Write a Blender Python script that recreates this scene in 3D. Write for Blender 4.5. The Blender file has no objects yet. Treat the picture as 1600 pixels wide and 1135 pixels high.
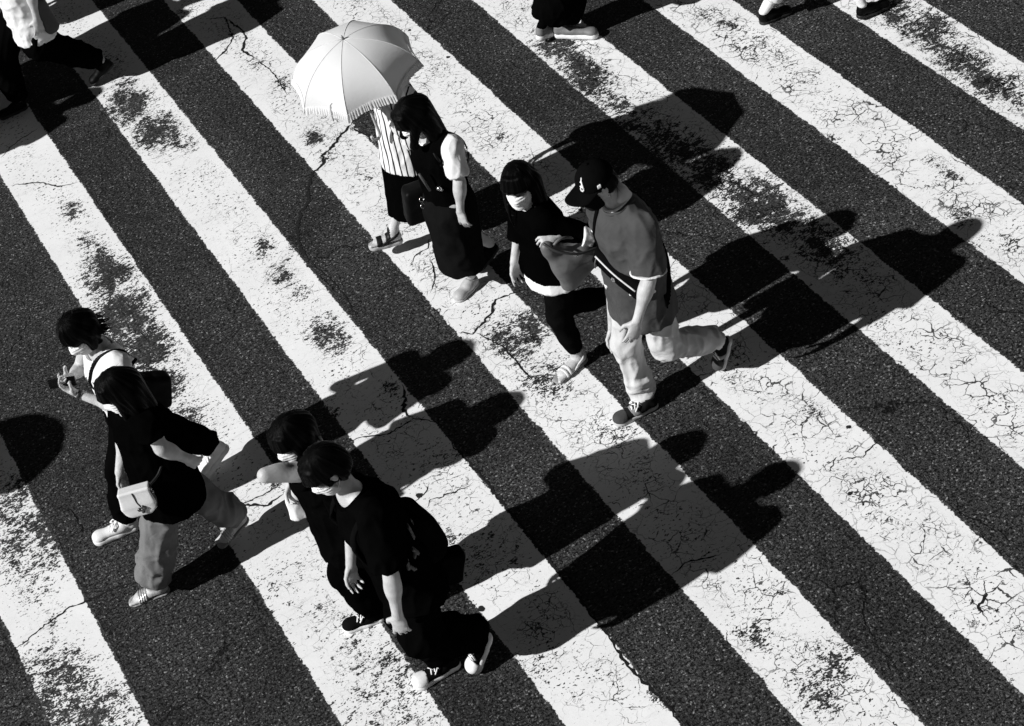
import bpy, math, random
import numpy as np
from mathutils import Matrix, Vector

# ------------------------------------------------------------------ camera, sky, sun, exposure
scene = bpy.context.scene
FOC, CAM_H = 2.9, 7.749
RX = np.array([[0.8536, 0.4681, -0.2288], [-0.4787, 0.5312, -0.6991], [-0.2057, 0.7062, 0.6775]])
_u, _s, _v = np.linalg.svd(RX)
RX = _u @ _v                       # rows: street axes seen from the camera (X across the stripes, Y along them, Z up)
cam_data = bpy.data.cameras.new('camera')
cam = bpy.data.objects.new('camera', cam_data)
scene.collection.objects.link(cam)
cam_data.sensor_width = 36.0
cam_data.lens = 36.0 * FOC / 1.6
cam_data.clip_end = 3000.0
m4 = Matrix.Identity(4)
for i in range(3):
    for j in range(3):
        m4[i][j] = float(RX[i, j])
m4[2][3] = CAM_H
cam.matrix_world = m4
scene.camera = cam
scene.render.resolution_x, scene.render.resolution_y = 1024, 726

SUN_EL, SUN_AZ = math.radians(37.0), math.radians(180.0 - 1.2)   # where the sun stands (from +X, counter-clockwise)
world = bpy.data.worlds.new('World')
scene.world = world
world.use_nodes = True
wn = world.node_tree
wn.nodes.clear()
sky = wn.nodes.new('ShaderNodeTexSky')
sky.sky_type = 'NISHITA'
sky.sun_disc = False
sky.sun_elevation = SUN_EL
sky.sun_rotation = math.pi / 2 - SUN_AZ
sky.air_density = 0.24
sky.dust_density = 0.1
sky.ozone_density = 1.0
bw = wn.nodes.new('ShaderNodeRGBToBW')          # the photograph is black and white
bg = wn.nodes.new('ShaderNodeBackground')
bg.inputs['Strength'].default_value = 0.05
wo = wn.nodes.new('ShaderNodeOutputWorld')
wn.links.new(sky.outputs[0], bw.inputs[0])
wn.links.new(bw.outputs[0], bg.inputs[0])
wn.links.new(bg.outputs[0], wo.inputs[0])
sd = bpy.data.lights.new('sun', 'SUN')
sd.energy = 5.0
sd.angle = math.radians(0.55)
sd.color = (1, 1, 1)
sun = bpy.data.objects.new('sun', sd)
scene.collection.objects.link(sun)
sdir = Vector((math.cos(SUN_EL) * math.cos(SUN_AZ), math.cos(SUN_EL) * math.sin(SUN_AZ), math.sin(SUN_EL)))
sun.rotation_euler = sdir.to_track_quat('Z', 'Y').to_euler()
sun.location = (2, 8, 12)
scene.view_settings.view_transform = 'Standard'
scene.view_settings.look = 'None'
scene.view_settings.exposure = 0.1
scene.view_settings.gamma = 1.0
scene.view_settings.use_curve_mapping = False
COL = scene.collection
scene.cycles.max_bounces = 4
scene.cycles.diffuse_bounces = 3

# ------------------------------------------------------------------ pixel (1600 x 1135) -> place
CAM = np.array([0, 0, CAM_H])
def _ray(px, py): return RX @ np.array([(px - 800) / 1000, (567.5 - py) / 1000, -FOC])
def Pz(px, py, z=0.0):
    r = _ray(px, py); return CAM + r * (z - CAM_H) / r[2]
def Py(px, py, y):
    r = _ray(px, py); return CAM + r * (y / r[1])
def V(*a): return np.array(a, float)
def nrm(v):
    v = np.asarray(v, float); return v / (np.linalg.norm(v) + 1e-12)
def lerp(a, b, t): return np.asarray(a) * (1 - t) + np.asarray(b) * t

# ------------------------------------------------------------------ material helpers (all greys)
def new_mat(name):
    m = bpy.data.materials.new(name); m.use_nodes = True
    nt = m.node_tree; nt.nodes.clear()
    out = nt.nodes.new('ShaderNodeOutputMaterial')
    b = nt.nodes.new('ShaderNodeBsdfPrincipled')
    nt.links.new(b.outputs[0], out.inputs[0])
    return m, nt, b
def node(nt, t, **kw):
    n = nt.nodes.new(t)
    for k, v in kw.items(): setattr(n, k, v)
    return n
def setin(n, **kw):
    for k, v in kw.items(): n.inputs[k.replace('_', ' ')].default_value = v
def math_n(nt, op, a, b=None, c=None, clamp=False):
    n = node(nt, 'ShaderNodeMath', operation=op, use_clamp=clamp)
    for i, v in enumerate((a, b, c)):
        if v is None: continue
        if isinstance(v, (int, float)): n.inputs[i].default_value = v
        else: nt.links.new(v, n.inputs[i])
    return n.outputs[0]
def smooth(nt, x, lo, hi):
    n = node(nt, 'ShaderNodeMapRange', interpolation_type='SMOOTHSTEP')
    nt.links.new(x, n.inputs[0]); n.inputs[1].default_value = lo; n.inputs[2].default_value = hi
    return n.outputs[0]
def noise_n(nt, vec, scale, detail=4, rough=0.55, dist=0.0):
    n = node(nt, 'ShaderNodeTexNoise'); setin(n, Scale=scale, Detail=detail, Roughness=rough, Distortion=dist)
    if vec is not None: nt.links.new(vec, n.inputs['Vector'])
    return n.outputs['Fac']
def mapping(nt, vec, scale, rot=(0, 0, 0)):
    n = node(nt, 'ShaderNodeMapping'); n.inputs['Scale'].default_value = scale; n.inputs['Rotation'].default_value = rot
    nt.links.new(vec, n.inputs['Vector']); return n.outputs[0]
def grey(v): return (v, v, v, 1)
_M = {}
def cloth(name, v, rough=0.85, var=0.18, weave=900.0, bump=0.25, sheen=0.0, wrinkle=0.20, coat=0.0, spec=0.25, sss=0.0):
    if v < 0.03: spec = 0.0; wrinkle *= .6; rough = 1.0
    """woven cloth: soft tone variation, fine weave and small creases as relief"""
    if name in _M: return _M[name]
    m, nt, b = new_mat(name)
    tc = node(nt, 'ShaderNodeTexCoord').outputs['Object']
    n1 = noise_n(nt, tc, 9, 5)
    r = node(nt, 'ShaderNodeMapRange'); nt.links.new(n1, r.inputs[0])
    r.inputs[1].default_value = 0.3; r.inputs[2].default_value = 0.7
    r.inputs[3].default_value = v * (1 - var); r.inputs[4].default_value = v * (1 + var)
    nt.links.new(r.outputs[0], b.inputs['Base Color'])
    n2 = noise_n(nt, tc, weave, 2)
    n3 = noise_n(nt, tc, 12, 1.5, 0.5, 1.4)
    b1 = node(nt, 'ShaderNodeBump'); setin(b1, Strength=wrinkle, Distance=0.03); nt.links.new(n3, b1.inputs['Height'])
    b2 = node(nt, 'ShaderNodeBump'); setin(b2, Strength=bump, Distance=0.002); nt.links.new(n2, b2.inputs['Height'])
    nt.links.new(b1.outputs[0], b2.inputs['Normal']); nt.links.new(b2.outputs[0], b.inputs['Normal'])
    b.inputs['Roughness'].default_value = rough
    b.inputs['Specular IOR Level'].default_value = spec
    b.inputs['Coat Weight'].default_value = coat
    if sss: b.inputs['Subsurface Weight'].default_value = sss; b.inputs['Subsurface Radius'].default_value = (.006, .006, .006)
    _M[name] = m
    return m
def skin_mat():
    if 'skin' in _M: return _M['skin']
    m, nt, b = new_mat('skin')
    tc = node(nt, 'ShaderNodeTexCoord').outputs['Object']
    n1 = noise_n(nt, tc, 22, 5)
    r = node(nt, 'ShaderNodeMapRange'); nt.links.new(n1, r.inputs[0])
    r.inputs[1].default_value = 0.3; r.inputs[2].default_value = 0.7
    r.inputs[3].default_value = 0.42; r.inputs[4].default_value = 0.58
    nt.links.new(r.outputs[0], b.inputs['Base Color'])
    n2 = noise_n(nt, tc, 75, 5, .7)
    b2 = node(nt, 'ShaderNodeBump'); setin(b2, Strength=0.5, Distance=0.005); nt.links.new(n2, b2.inputs['Height'])
    nt.links.new(b2.outputs[0], b.inputs['Normal'])
    setin(b, Roughness=0.5); b.inputs['Subsurface Weight'].default_value = 0.25
    b.inputs['Subsurface Radius'].default_value = (.008, .008, .008); b.inputs['Subsurface Scale'].default_value = 1.0
    _M['skin'] = m
    return m
def hair_mat():
    if 'hair' in _M: return _M['hair']
    m, nt, b = new_mat('hair')
    tc = node(nt, 'ShaderNodeTexCoord').outputs['Object']
    at = node(nt, 'ShaderNodeAttribute', attribute_name='strand').outputs['Vector']
    n1 = noise_n(nt, at, 1.0, 4, 0.6)
    r = node(nt, 'ShaderNodeMapRange'); nt.links.new(n1, r.inputs[0]); r.inputs[1].default_value = 0.3; r.inputs[2].default_value = 0.7
    r.inputs[3].default_value = 0.0008; r.inputs[4].default_value = 0.003
    nt.links.new(r.outputs[0], b.inputs['Base Color'])
    b2 = node(nt, 'ShaderNodeBump'); setin(b2, Strength=0.7, Distance=0.004); nt.links.new(n1, b2.inputs['Height'])
    nt.links.new(b2.outputs[0], b.inputs['Normal'])
    setin(b, Roughness=0.36); b.inputs['Specular IOR Level'].default_value = 0.035
    _M['hair'] = m
    return m
def plain(name, v, rough=0.5, metal=0.0, spec=0.4, bump=0.1, var=0.12):
    if name in _M: return _M[name]
    m, nt, b = new_mat(name)
    tc = node(nt, 'ShaderNodeTexCoord').outputs['Object']
    n1 = noise_n(nt, tc, 40, 4)
    r = node(nt, 'ShaderNodeMapRange'); nt.links.new(n1, r.inputs[0]); r.inputs[1].default_value = 0.3; r.inputs[2].default_value = 0.7
    r.inputs[3].default_value = v * (1 - var); r.inputs[4].default_value = min(1, v * (1 + var))
    nt.links.new(r.outputs[0], b.inputs['Base Color'])
    b2 = node(nt, 'ShaderNodeBump'); setin(b2, Strength=bump, Distance=0.004); nt.links.new(noise_n(nt, tc, 130, 3), b2.inputs['Height'])
    nt.links.new(b2.outputs[0], b.inputs['Normal'])
    setin(b, Roughness=rough, Metallic=metal); b.inputs['Specular IOR Level'].default_value = spec
    _M[name] = m
    return m

# ------------------------------------------------------------------ road surface
def asphalt_nodes(nt, pos):
    """returns (colour value socket, height socket)"""
    v1 = node(nt, 'ShaderNodeTexVoronoi', feature='F1'); setin(v1, Scale=112.0, Randomness=1.0)
    wv = node(nt, 'ShaderNodeVectorMath', operation='ADD')
    nz = node(nt, 'ShaderNodeTexNoise'); setin(nz, Scale=60.0, Detail=2.0); nt.links.new(pos, nz.inputs['Vector'])
    sc = node(nt, 'ShaderNodeVectorMath', operation='SCALE'); sc.inputs[3].default_value = 0.012
    nt.links.new(nz.outputs['Color'], sc.inputs[0]); nt.links.new(pos, wv.inputs[0]); nt.links.new(sc.outputs[0], wv.inputs[1])
    nt.links.new(wv.outputs[0], v1.inputs['Vector'])
    sep = node(nt, 'ShaderNodeSeparateColor'); nt.links.new(v1.outputs['Color'], sep.inputs[0])
    stone = sep.outputs[0]
    bright = math_n(nt, 'POWER', stone, 22.0)
    fine = noise_n(nt, mapping(nt, pos, (.85, 1.2, 1)), 150, 2, 0.75)
    big = noise_n(nt, pos, 1.3, 3, 0.6)
    patch = noise_n(nt, pos, 14, 2, 0.65)
    base = math_n(nt, 'MULTIPLY_ADD', stone, 0.034, 0.026)
    base = math_n(nt, 'MULTIPLY_ADD', bright, 0.22, base)
    base = math_n(nt, 'MULTIPLY', base, math_n(nt, 'MULTIPLY_ADD', fine, 3.0, -0.5, clamp=False))
    base = math_n(nt, 'MAXIMUM', base, 0.004)
    base = math_n(nt, 'MULTIPLY', base, math_n(nt, 'MULTIPLY_ADD', big, 1.3, 0.35))
    base = math_n(nt, 'MULTIPLY', base, math_n(nt, 'MULTIPLY_ADD', patch, 1.0, 0.5))
    track = noise_n(nt, mapping(nt, pos, (1.0, .10, 1)), 2.4, 2, .6)
    base = math_n(nt, 'MULTIPLY', base, math_n(nt, 'MULTIPLY_ADD', track, 0.8, 0.6))
    blot = smooth(nt, noise_n(nt, pos, 3.1, 3, .65), 0.60, 0.72)
    base = math_n(nt, 'MULTIPLY', base, math_n(nt, 'MULTIPLY_ADD', blot, -0.4, 1.0))
    pits = smooth(nt, noise_n(nt, mapping(nt, pos, (.8, 1.25, 1)), 58, 2, 0.7), 0.50, 0.60)
    base = math_n(nt, 'MULTIPLY', base, math_n(nt, 'MULTIPLY_ADD', pits, -0.88, 1.0))
    dome = math_n(nt, 'MULTIPLY', math_n(nt, 'SUBTRACT', 1.0, math_n(nt, 'MULTIPLY', v1.outputs['Distance'], 1.2)), math_n(nt, 'MULTIPLY_ADD', sep.outputs[1], 0.7, 0.3))
    hgt = math_n(nt, 'MULTIPLY_ADD', pits, -1.0, dome)
    hgt = math_n(nt, 'MULTIPLY_ADD', fine, 0.9, hgt)
    return base, hgt

def asphalt_mat():
    m, nt, b = new_mat('asphalt')
    pos = node(nt, 'ShaderNodeNewGeometry').outputs['Position']
    col, hgt = asphalt_nodes(nt, pos)
    # hairline cracks
    warp = node(nt, 'ShaderNodeTexNoise'); setin(warp, Scale=3.5, Detail=5.0); nt.links.new(pos, warp.inputs['Vector'])
    sc = node(nt, 'ShaderNodeVectorMath', operation='SCALE'); sc.inputs[3].default_value = 0.35; nt.links.new(warp.outputs['Color'], sc.inputs[0])
    ad = node(nt, 'ShaderNodeVectorMath', operation='ADD'); nt.links.new(pos, ad.inputs[0]); nt.links.new(sc.outputs[0], ad.inputs[1])
    v2 = node(nt, 'ShaderNodeTexVoronoi', feature='DISTANCE_TO_EDGE'); setin(v2, Scale=1.1); nt.links.new(ad.outputs[0], v2.inputs['Vector'])
    gate = smooth(nt, noise_n(nt, pos, 0.9, 3), 0.5, 0.62)
    crack = math_n(nt, 'MULTIPLY', math_n(nt, 'SUBTRACT', 1.0, smooth(nt, v2.outputs['Distance'], 0.002, 0.009)), gate)
    col = math_n(nt, 'MULTIPLY', col, math_n(nt, 'MULTIPLY_ADD', crack, -0.8, 1.0))
    hgt = math_n(nt, 'MULTIPLY_ADD', crack, -1.5, hgt)
    nt.links.new(col, b.inputs['Base Color'])
    bp = node(nt, 'ShaderNodeBump'); setin(bp, Strength=0.7, Distance=0.006); nt.links.new(hgt, bp.inputs['Height'])
    nt.links.new(bp.outputs[0], b.inputs['Normal'])
    setin(b, Roughness=0.8); b.inputs['Specular IOR Level'].default_value = 0.15
    return m

def paint_mat():
    """thermoplastic road paint with chips, crazing and ragged edges; the asphalt shows where it is worn away"""
    m, nt, b = new_mat('road_paint')
    pos = node(nt, 'ShaderNodeNewGeometry').outputs['Position']
    acol, ahgt = asphalt_nodes(nt, pos)
    wear = node(nt, 'ShaderNodeAttribute', attribute_name='wear').outputs['Fac']
    edge = node(nt, 'ShaderNodeAttribute', attribute_name='edge').outputs['Fac']
    craze = node(nt, 'ShaderNodeAttribute', attribute_name='craze').outputs['Fac']
    # chipped patches, flakes drawn out across the stripe
    st = mapping(nt, pos, (0.85, 1.3, 1.0), (0, 0, 0.15))
    nA = noise_n(nt, st, 20, 6, 0.72)
    nB = noise_n(nt, st, 75, 2, 0.6)
    nn = math_n(nt, 'MULTIPLY_ADD', nB, 0.45, math_n(nt, 'MULTIPLY', nA, 0.75))           # about 0.6 mean
    wear = math_n(nt, 'MULTIPLY', wear, math_n(nt, 'MULTIPLY_ADD', noise_n(nt, mapping(nt, pos, (1.3, .8, 1)), 6.5, 2, .6), 1.7, 0.2))
    chip = smooth(nt, math_n(nt, 'MULTIPLY_ADD', wear, 0.34, nn), 0.792, 0.806)
    speck = math_n(nt, 'MULTIPLY', smooth(nt, math_n(nt, 'MULTIPLY_ADD', smooth(nt, edge, 0.02, 0.17), 0.06, noise_n(nt, st, 42, 2, 0.6)), 0.668, 0.690), smooth(nt, noise_n(nt, pos, 2.2, 2), 0.36, 0.56))
    # crazing at two sizes
    wp = node(nt, 'ShaderNodeTexNoise'); setin(wp, Scale=8.0, Detail=4.0); nt.links.new(pos, wp.inputs['Vector'])
    sc = node(nt, 'ShaderNodeVectorMath', operation='SCALE'); sc.inputs[3].default_value = 0.13; nt.links.new(wp.outputs['Color'], sc.inputs[0])
    ad = node(nt, 'ShaderNodeVectorMath', operation='ADD'); nt.links.new(pos, ad.inputs[0]); nt.links.new(sc.outputs[0], ad.inputs[1])
    def lines(scale, w, gate_lo, gate_hi, gs):
        vv = node(nt, 'ShaderNodeTexVoronoi', feature='DISTANCE_TO_EDGE'); setin(vv, Scale=scale); nt.links.new(ad.outputs[0], vv.inputs['Vector'])
        g = math_n(nt, 'MULTIPLY', smooth(nt, noise_n(nt, pos, gs, 4), gate_lo, gate_hi), math_n(nt, 'MULTIPLY_ADD', craze, 0.9, 0.1))
        wid = math_n(nt, 'MULTIPLY', g, w * scale)
        d = math_n(nt, 'SUBTRACT', wid, vv.outputs['Distance'])
        return smooth(nt, d, 0.0, 0.0018 * scale)
    inner = smooth(nt, edge, 0.02, 0.15)
    l1 = lines(5.0, 0.0066, 0.40, 0.78, 6.0)
    l2 = math_n(nt, 'MULTIPLY', lines(10.5, 0.0064, 0.33, 0.75, 4.5), math_n(nt, 'MULTIPLY_ADD', inner, .6, .4))
    l3 = math_n(nt, 'MULTIPLY', lines(20.0, 0.0050, 0.37, 0.77, 3.0), inner)
    rag = math_n(nt, 'MULTIPLY_ADD', math_n(nt, 'SUBTRACT', noise_n(nt, pos, 45, 3, 0.7), 0.5), 0.040, edge)
    rag = math_n(nt, 'MULTIPLY_ADD', math_n(nt, 'SUBTRACT', noise_n(nt, pos, 7, 3, 0.7), 0.56), 0.045, rag)
    off = math_n(nt, 'SUBTRACT', 1.0, smooth(nt, rag, 0.0, 0.004))
    gone = math_n(nt, 'MAXIMUM', math_n(nt, 'MAXIMUM', chip, speck), off)
    ln = math_n(nt, 'MAXIMUM', math_n(nt, 'MAXIMUM', l1, l2), l3)
    # paint tone: grime, worn glass beads
    tone = math_n(nt, 'MULTIPLY_ADD', noise_n(nt, pos, 2.0, 3, 0.6), 0.16, 0.70)
    tone = math_n(nt, 'MULTIPLY_ADD', noise_n(nt, pos, 120, 3, 0.7), 0.14, math_n(nt, 'SUBTRACT', tone, 0.05))
    scuff = smooth(nt, noise_n(nt, mapping(nt, pos, (0.35, 2.2, 1), (0, 0, 0.2)), 9, 4, 0.7), 0.55, 0.80)
    tone = math_n(nt, 'MULTIPLY', tone, math_n(nt, 'MULTIPLY_ADD', scuff, -0.22, 1.0))
    mx = node(nt, 'ShaderNodeMix', data_type='FLOAT')
    nt.links.new(gone, mx.inputs[0]); nt.links.new(tone, mx.inputs[2]); nt.links.new(acol, mx.inputs[3])
    dark = math_n(nt, 'MULTIPLY', mx.outputs[0], math_n(nt, 'MULTIPLY_ADD', ln, -0.93, 1.0))
    nt.links.new(dark, b.inputs['Base Color'])
    h1 = math_n(nt, 'MULTIPLY_ADD', noise_n(nt, pos, 9, 2), 0.8, math_n(nt, 'MULTIPLY', noise_n(nt, pos, 120, 2, 0.7), 0.16))
    bp = node(nt, 'ShaderNodeBump'); setin(bp, Strength=0.55, Distance=0.004); nt.links.new(h1, bp.inputs['Height'])
    nt.links.new(bp.outputs[0], b.inputs['Normal'])
    setin(b, Roughness=0.72); b.inputs['Specular IOR Level'].default_value = 0.25
    return m

# ------------------------------------------------------------------ objects
def link(o, parent=None):
    COL.objects.link(o)
    if parent is not None: o.parent = parent
    return o
def meshobj(name, verts, faces, mat, parent=None, smooth_=True):
    """verts in street coordinates; a child's mesh is kept relative to its root"""
    me = bpy.data.meshes.new(name)
    verts = np.asarray(verts, float)
    o = bpy.data.objects.new(name, me)
    off = V(0, 0, 0); p = parent
    while p is not None:
        off = off + np.array(p.location); p = p.parent
    me.from_pydata((verts - off).tolist(), [], [list(f) for f in faces])
    if smooth_: me.polygons.foreach_set('use_smooth', [True] * len(me.polygons))
    me.materials.append(mat)
    me.update()
    return link(o, parent)
def tag(o, label, cat, group=None):
    o['label'] = label; o['category'] = cat
    if group: o['group'] = group
    return o
def thing(name, loc, label, cat, group=None):
    o = bpy.data.objects.new(name, None); o.location = tuple(loc); o.empty_display_size = 0.2
    link(o); return tag(o, label, cat, group)

road_m, paint_m = asphalt_mat(), paint_mat()
R_ = 600.0
# the road: fine enough near the crossing to share its relief, one sheet out to the horizon
road = meshobj('road', [(-R_, -R_, 0), (R_, -R_, 0), (R_, R_, 0), (-R_, R_, 0)], [(0, 1, 2, 3)], road_m, None, False)
road['kind'] = 'structure'

# wear painted from the photograph: (px, py, radius px, amount)
WEAR = [(60, 830, 55, .75), (20, 780, 40, .7), (90, 1090, 60, .75), (40, 900, 40, .5), (150, 1130, 45, .8), (10, 870, 30, .6), (120, 1010, 30, .35),
        (170, 430, 38, .95), (190, 490, 45, 1.0), (225, 545, 42, 1.0), (262, 600, 30, .8), (300, 645, 30, .6), (140, 380, 25, .6), (330, 690, 20, .4), (150, 400, 25, .7),
        (560, 1010, 50, .42), (600, 1060, 60, .5), (430, 930, 40, .4), (480, 900, 40, .3), (650, 1120, 50, .4), (560, 1100, 40, .45), (500, 960, 40, .35),
        (200, 165, 40, .95), (245, 205, 38, .95), (285, 225, 22, .7), (195, 130, 22, .7), (330, 270, 20, .45), (415, 385, 20, .7), (440, 430, 20, .7), (510, 520, 26, .85), (530, 540, 18, .7), (470, 455, 18, .5), (370, 320, 20, .3),
        (730, 870, 40, .5), (770, 850, 35, .4), (640, 640, 25, .3), (610, 610, 18, .6), (690, 720, 35, .4),
        (400, 95, 25, .5), (440, 130, 18, .6), (490, 215, 16, .85), (545, 265, 25, .35), (570, 195, 20, .9), (360, 60, 20, .5),
        (800, 530, 36, .75), (850, 590, 45, .55), (830, 515, 25, .85), (880, 590, 20, .5), (1300, 1040, 30, .65), (1280, 1090, 25, .6), (1180, 960, 30, .4), (1040, 850, 30, .3), (1000, 740, 30, .3), (860, 600, 40, .5),
        (920, 125, 34, .95), (870, 70, 34, .9), (960, 165, 30, .7), (1050, 235, 50, .8), (1110, 270, 45, .85), (1190, 325, 45, .95), (1245, 350, 35, .8), (1290, 385, 40, .75), (1340, 420, 40, .5), (1400, 520, 50, .35), (900, 100, 30, .9), (1000, 200, 40, .7), (1200, 300, 30, .8),
        (1140, 40, 22, .6), (1190, 60, 25, .45), (1100, 25, 20, .5), (1230, 110, 40, .3), (1520, 290, 30, .25),
        (1450, 45, 40, .85), (1500, 100, 36, .85), (1560, 140, 36, .75), (1400, 20, 34, .8), (1540, 125, 26, .9), (1470, 70, 30, .7)]
_wr = np.random.RandomState(11)
for _ in range(70):          # small scattered scuffs
    WEAR.append((_wr.uniform(0, 1600), _wr.uniform(0, 1135), _wr.uniform(8, 26), _wr.uniform(.3, .75)))
WPTS = [(Pz(x, y)[:2], r * 1.0 / 232.0, a) for x, y, r, a in WEAR]
U0 = 1.39881
def wear_at(X, Yc):
    w = np.zeros_like(X)
    for p, r, a in WPTS:
        d2 = ((X - p[0]) ** 2 + ((Yc - p[1]) / 1.5) ** 2) / (r * r)
        w = np.maximum(w, a * np.exp(-0.55 * d2))
    return w
def stripe(u0, u1, y0=-4.0, y1=22.0):
    xa, xb = 0.95 * (u0 - U0) - 0.014, 0.95 * (u1 - U0) + 0.014
    nx, ny = 12, 520
    xs, ys = np.linspace(xa, xb, nx + 1), np.linspace(y0, y1, ny + 1)
    Xg, Yg = np.meshgrid(xs, ys, indexing='ij')
    vs = np.stack([Xg.ravel(), Yg.ravel(), np.full(Xg.size, 0.0015)], 1)
    i = np.arange(nx)[:, None] * (ny + 1) + np.arange(ny)[None, :]
    f = np.stack([i, i + ny + 1, i + ny + 2, i + 1], -1).reshape(-1, 4)
    o = meshobj('painted_stripe', vs, f.tolist(), paint_m, road, False)
    ed = np.minimum(Xg - xa, xb - Xg).ravel() - 0.014
    cz = np.clip(0.38 + 0.17 * (Xg - 1.2) - 0.03 * (Yg - 8), 0.12, 0.95).ravel()
    for nm, val in (('wear', wear_at(Xg, Yg).ravel()), ('edge', ed), ('craze', cz)):
        at = o.data.attributes.new(nm, 'FLOAT', 'POINT'); at.data.foreach_set('value', val.astype(np.float32))
    return o
stripe(-1.402, -0.907); stripe(-0.402, 0.093); stripe(0.598, 1.093)
for k in range(2, 14): stripe(k, k + 0.5055)

# long cracks and the open joint, as broken ribbons of bare dark filler, set in the surface
crack_m = plain('crack_grit', 0.004, 0.95, bump=0.8)
rng = random.Random(7)
def crack(pts, w=0.012, name='crack'):
    P = [Pz(x, y)[:2] for x, y in pts]
    path = []
    for a, b in zip(P[:-1], P[1:]):
        n = max(2, int(np.linalg.norm(b - a) / 0.018))
        for i in range(n): path.append(lerp(a, b, i / n))
    path.append(P[-1]); path = np.array(path)
    n = len(path)
    rs = np.random.RandomState(len(pts) * 31 + n)
    jit = np.cumsum(rs.normal(0, 0.0025, (n, 2)), 0); jit -= np.linspace(0, 1, n)[:, None] * jit[-1]
    path = path + jit + rs.normal(0, 0.0028, (n, 2))
    t = np.gradient(path, axis=0); t /= np.linalg.norm(t, axis=1)[:, None] + 1e-9
    nn = np.stack([-t[:, 1], t[:, 0]], 1)
    taper = np.minimum(1, np.minimum(np.arange(n), np.arange(n)[::-1]) / 6.0)
    wl = w * (0.25 + np.abs(rs.normal(0.45, 0.5, n))) * taper; wr = w * (0.25 + np.abs(rs.normal(0.45, 0.5, n))) * taper
    L, Rr = path + nn * wl[:, None] * 0.5, path - nn * wr[:, None] * 0.5
    vs = [(*p, 0.003) for p in L] + [(*p, 0.003) for p in Rr]
    fs = [(i, i + n, i + n + 1, i + 1) for i in range(n - 1)]
    return meshobj(name, vs, fs, crack_m, road, False)
crack([(556, 186), (545, 200), (530, 215), (515, 233), (504, 243), (505, 257), (490, 270), (484, 292), (489, 312), (474, 330), (469, 352), (472, 385), (484, 408)], 0.026)
crack([(484, 408), (520, 440), (548, 475), (560, 498)], 0.010)
crack([(548, 200), (575, 212), (582, 222)], 0.03)
crack([(812, 455), (775, 470), (768, 490), (748, 512), (740, 522), (715, 520)], 0.020)
crack([(742, 520), (770, 535), (790, 545), (815, 575), (830, 590), (870, 585)], 0.014)
crack([(640, 418), (650, 400), (668, 388), (672, 376), (688, 368)], 0.011)
crack([(672, 460), (682, 440), (680, 420), (672, 405)], 0.012)
crack([(672, 462), (690, 452), (706, 450)], 0.016)
crack([(630, 600), (636, 622), (632, 640), (645, 656)], 0.03)
crack([(480, 705), (530, 695), (568, 682), (610, 678), (648, 656), (690, 662)], 0.012)
crack([(705, 690), (755, 752), (784, 790), (833, 850), (860, 882), (906, 940), (944, 985), (988, 1040), (1030, 1090), (1064, 1133)], 0.018, 'joint')
crack([(322, 30), (352, 28), (362, 60), (350, 82), (330, 98)], 0.018)
crack([(352, 28), (376, 45), (385, 58), (378, 78), (400, 92)], 0.022)
crack([(402, 92), (430, 118), (450, 150)], 0.012)
crack([(0, 248), (18, 228), (42, 212), (62, 200)], 0.014)
crack([(18, 290), (60, 286), (92, 292), (125, 285)], 0.012)
crack([(18, 1020), (60, 985), (105, 950), (140, 935), (190, 915), (250, 905), (330, 878), (372, 850)], 0.013)
crack([(342, 805), (375, 788), (420, 792), (446, 770)], 0.018)
crack([(340, 775), (372, 790), (405, 775), (445, 755)], 0.010)
crack([(635, 795), (660, 775), (672, 752)], 0.012)
crack([(668, 795), (672, 782), (700, 772), (740, 758)], 0.010)
crack([(1536, 905), (1540, 930), (1528, 950), (1545, 975)], 0.014)
crack([(1448, 880), (1475, 860), (1492, 870)], 0.009)
crack([(1120, 580), (1090, 590), (1062, 604)], 0.010)
crack([(1380, 660), (1372, 690), (1350, 715), (1300, 722)], 0.008)
crack([(1040, 905), (1070, 880), (1120, 870), (1140, 862)], 0.010)
crack([(1165, 985), (1190, 970), (1225, 968)], 0.010)
crack([(1325, 385), (1300, 372), (1275, 350)], 0.010)
crack([(1108, 350), (1116, 330), (1105, 318)], 0.010)
# trodden gum
for gx, gy, gr in ((655, 775, .02), (752, 952, .02), (1328, 772, .014), (1326, 668, .014), (1322, 330, .012), (700, 90, .015), (640, 48, .013)):
    c = Pz(gx, gy); k = 14
    vs = [(c[0] + gr * (1 + .18 * math.sin(3 * a + gx)) * math.cos(a), c[1] + gr * (1 + .15 * math.cos(2 * a + gy)) * math.sin(a), 0.0035) for a in [i * 2 * math.pi / k for i in range(k)]]
    vs += [(c[0], c[1], 0.006)]
    meshobj('gum_spot', vs, [(i, (i + 1) % k, k) for i in range(k)], plain('gum', 0.01, 0.8), road)

# ------------------------------------------------------------------ soft-body sculpting: blended solids meshed as one surface
_nr = np.random.RandomState(3)
_NT = _nr.rand(32, 32, 32).astype(np.float32)
def vnoise(p):
    p = np.asarray(p, float)
    i = np.floor(p).astype(int); f = p - i; f = f * f * (3 - 2 * f)
    out = 0
    for dx in (0, 1):
        for dy in (0, 1):
            for dz in (0, 1):
                w = (f[:, 0] if dx else 1 - f[:, 0]) * (f[:, 1] if dy else 1 - f[:, 1]) * (f[:, 2] if dz else 1 - f[:, 2])
                out = out + w * _NT[(i[:, 0] + dx) % 32, (i[:, 1] + dy) % 32, (i[:, 2] + dz) % 32]
    return out

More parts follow.
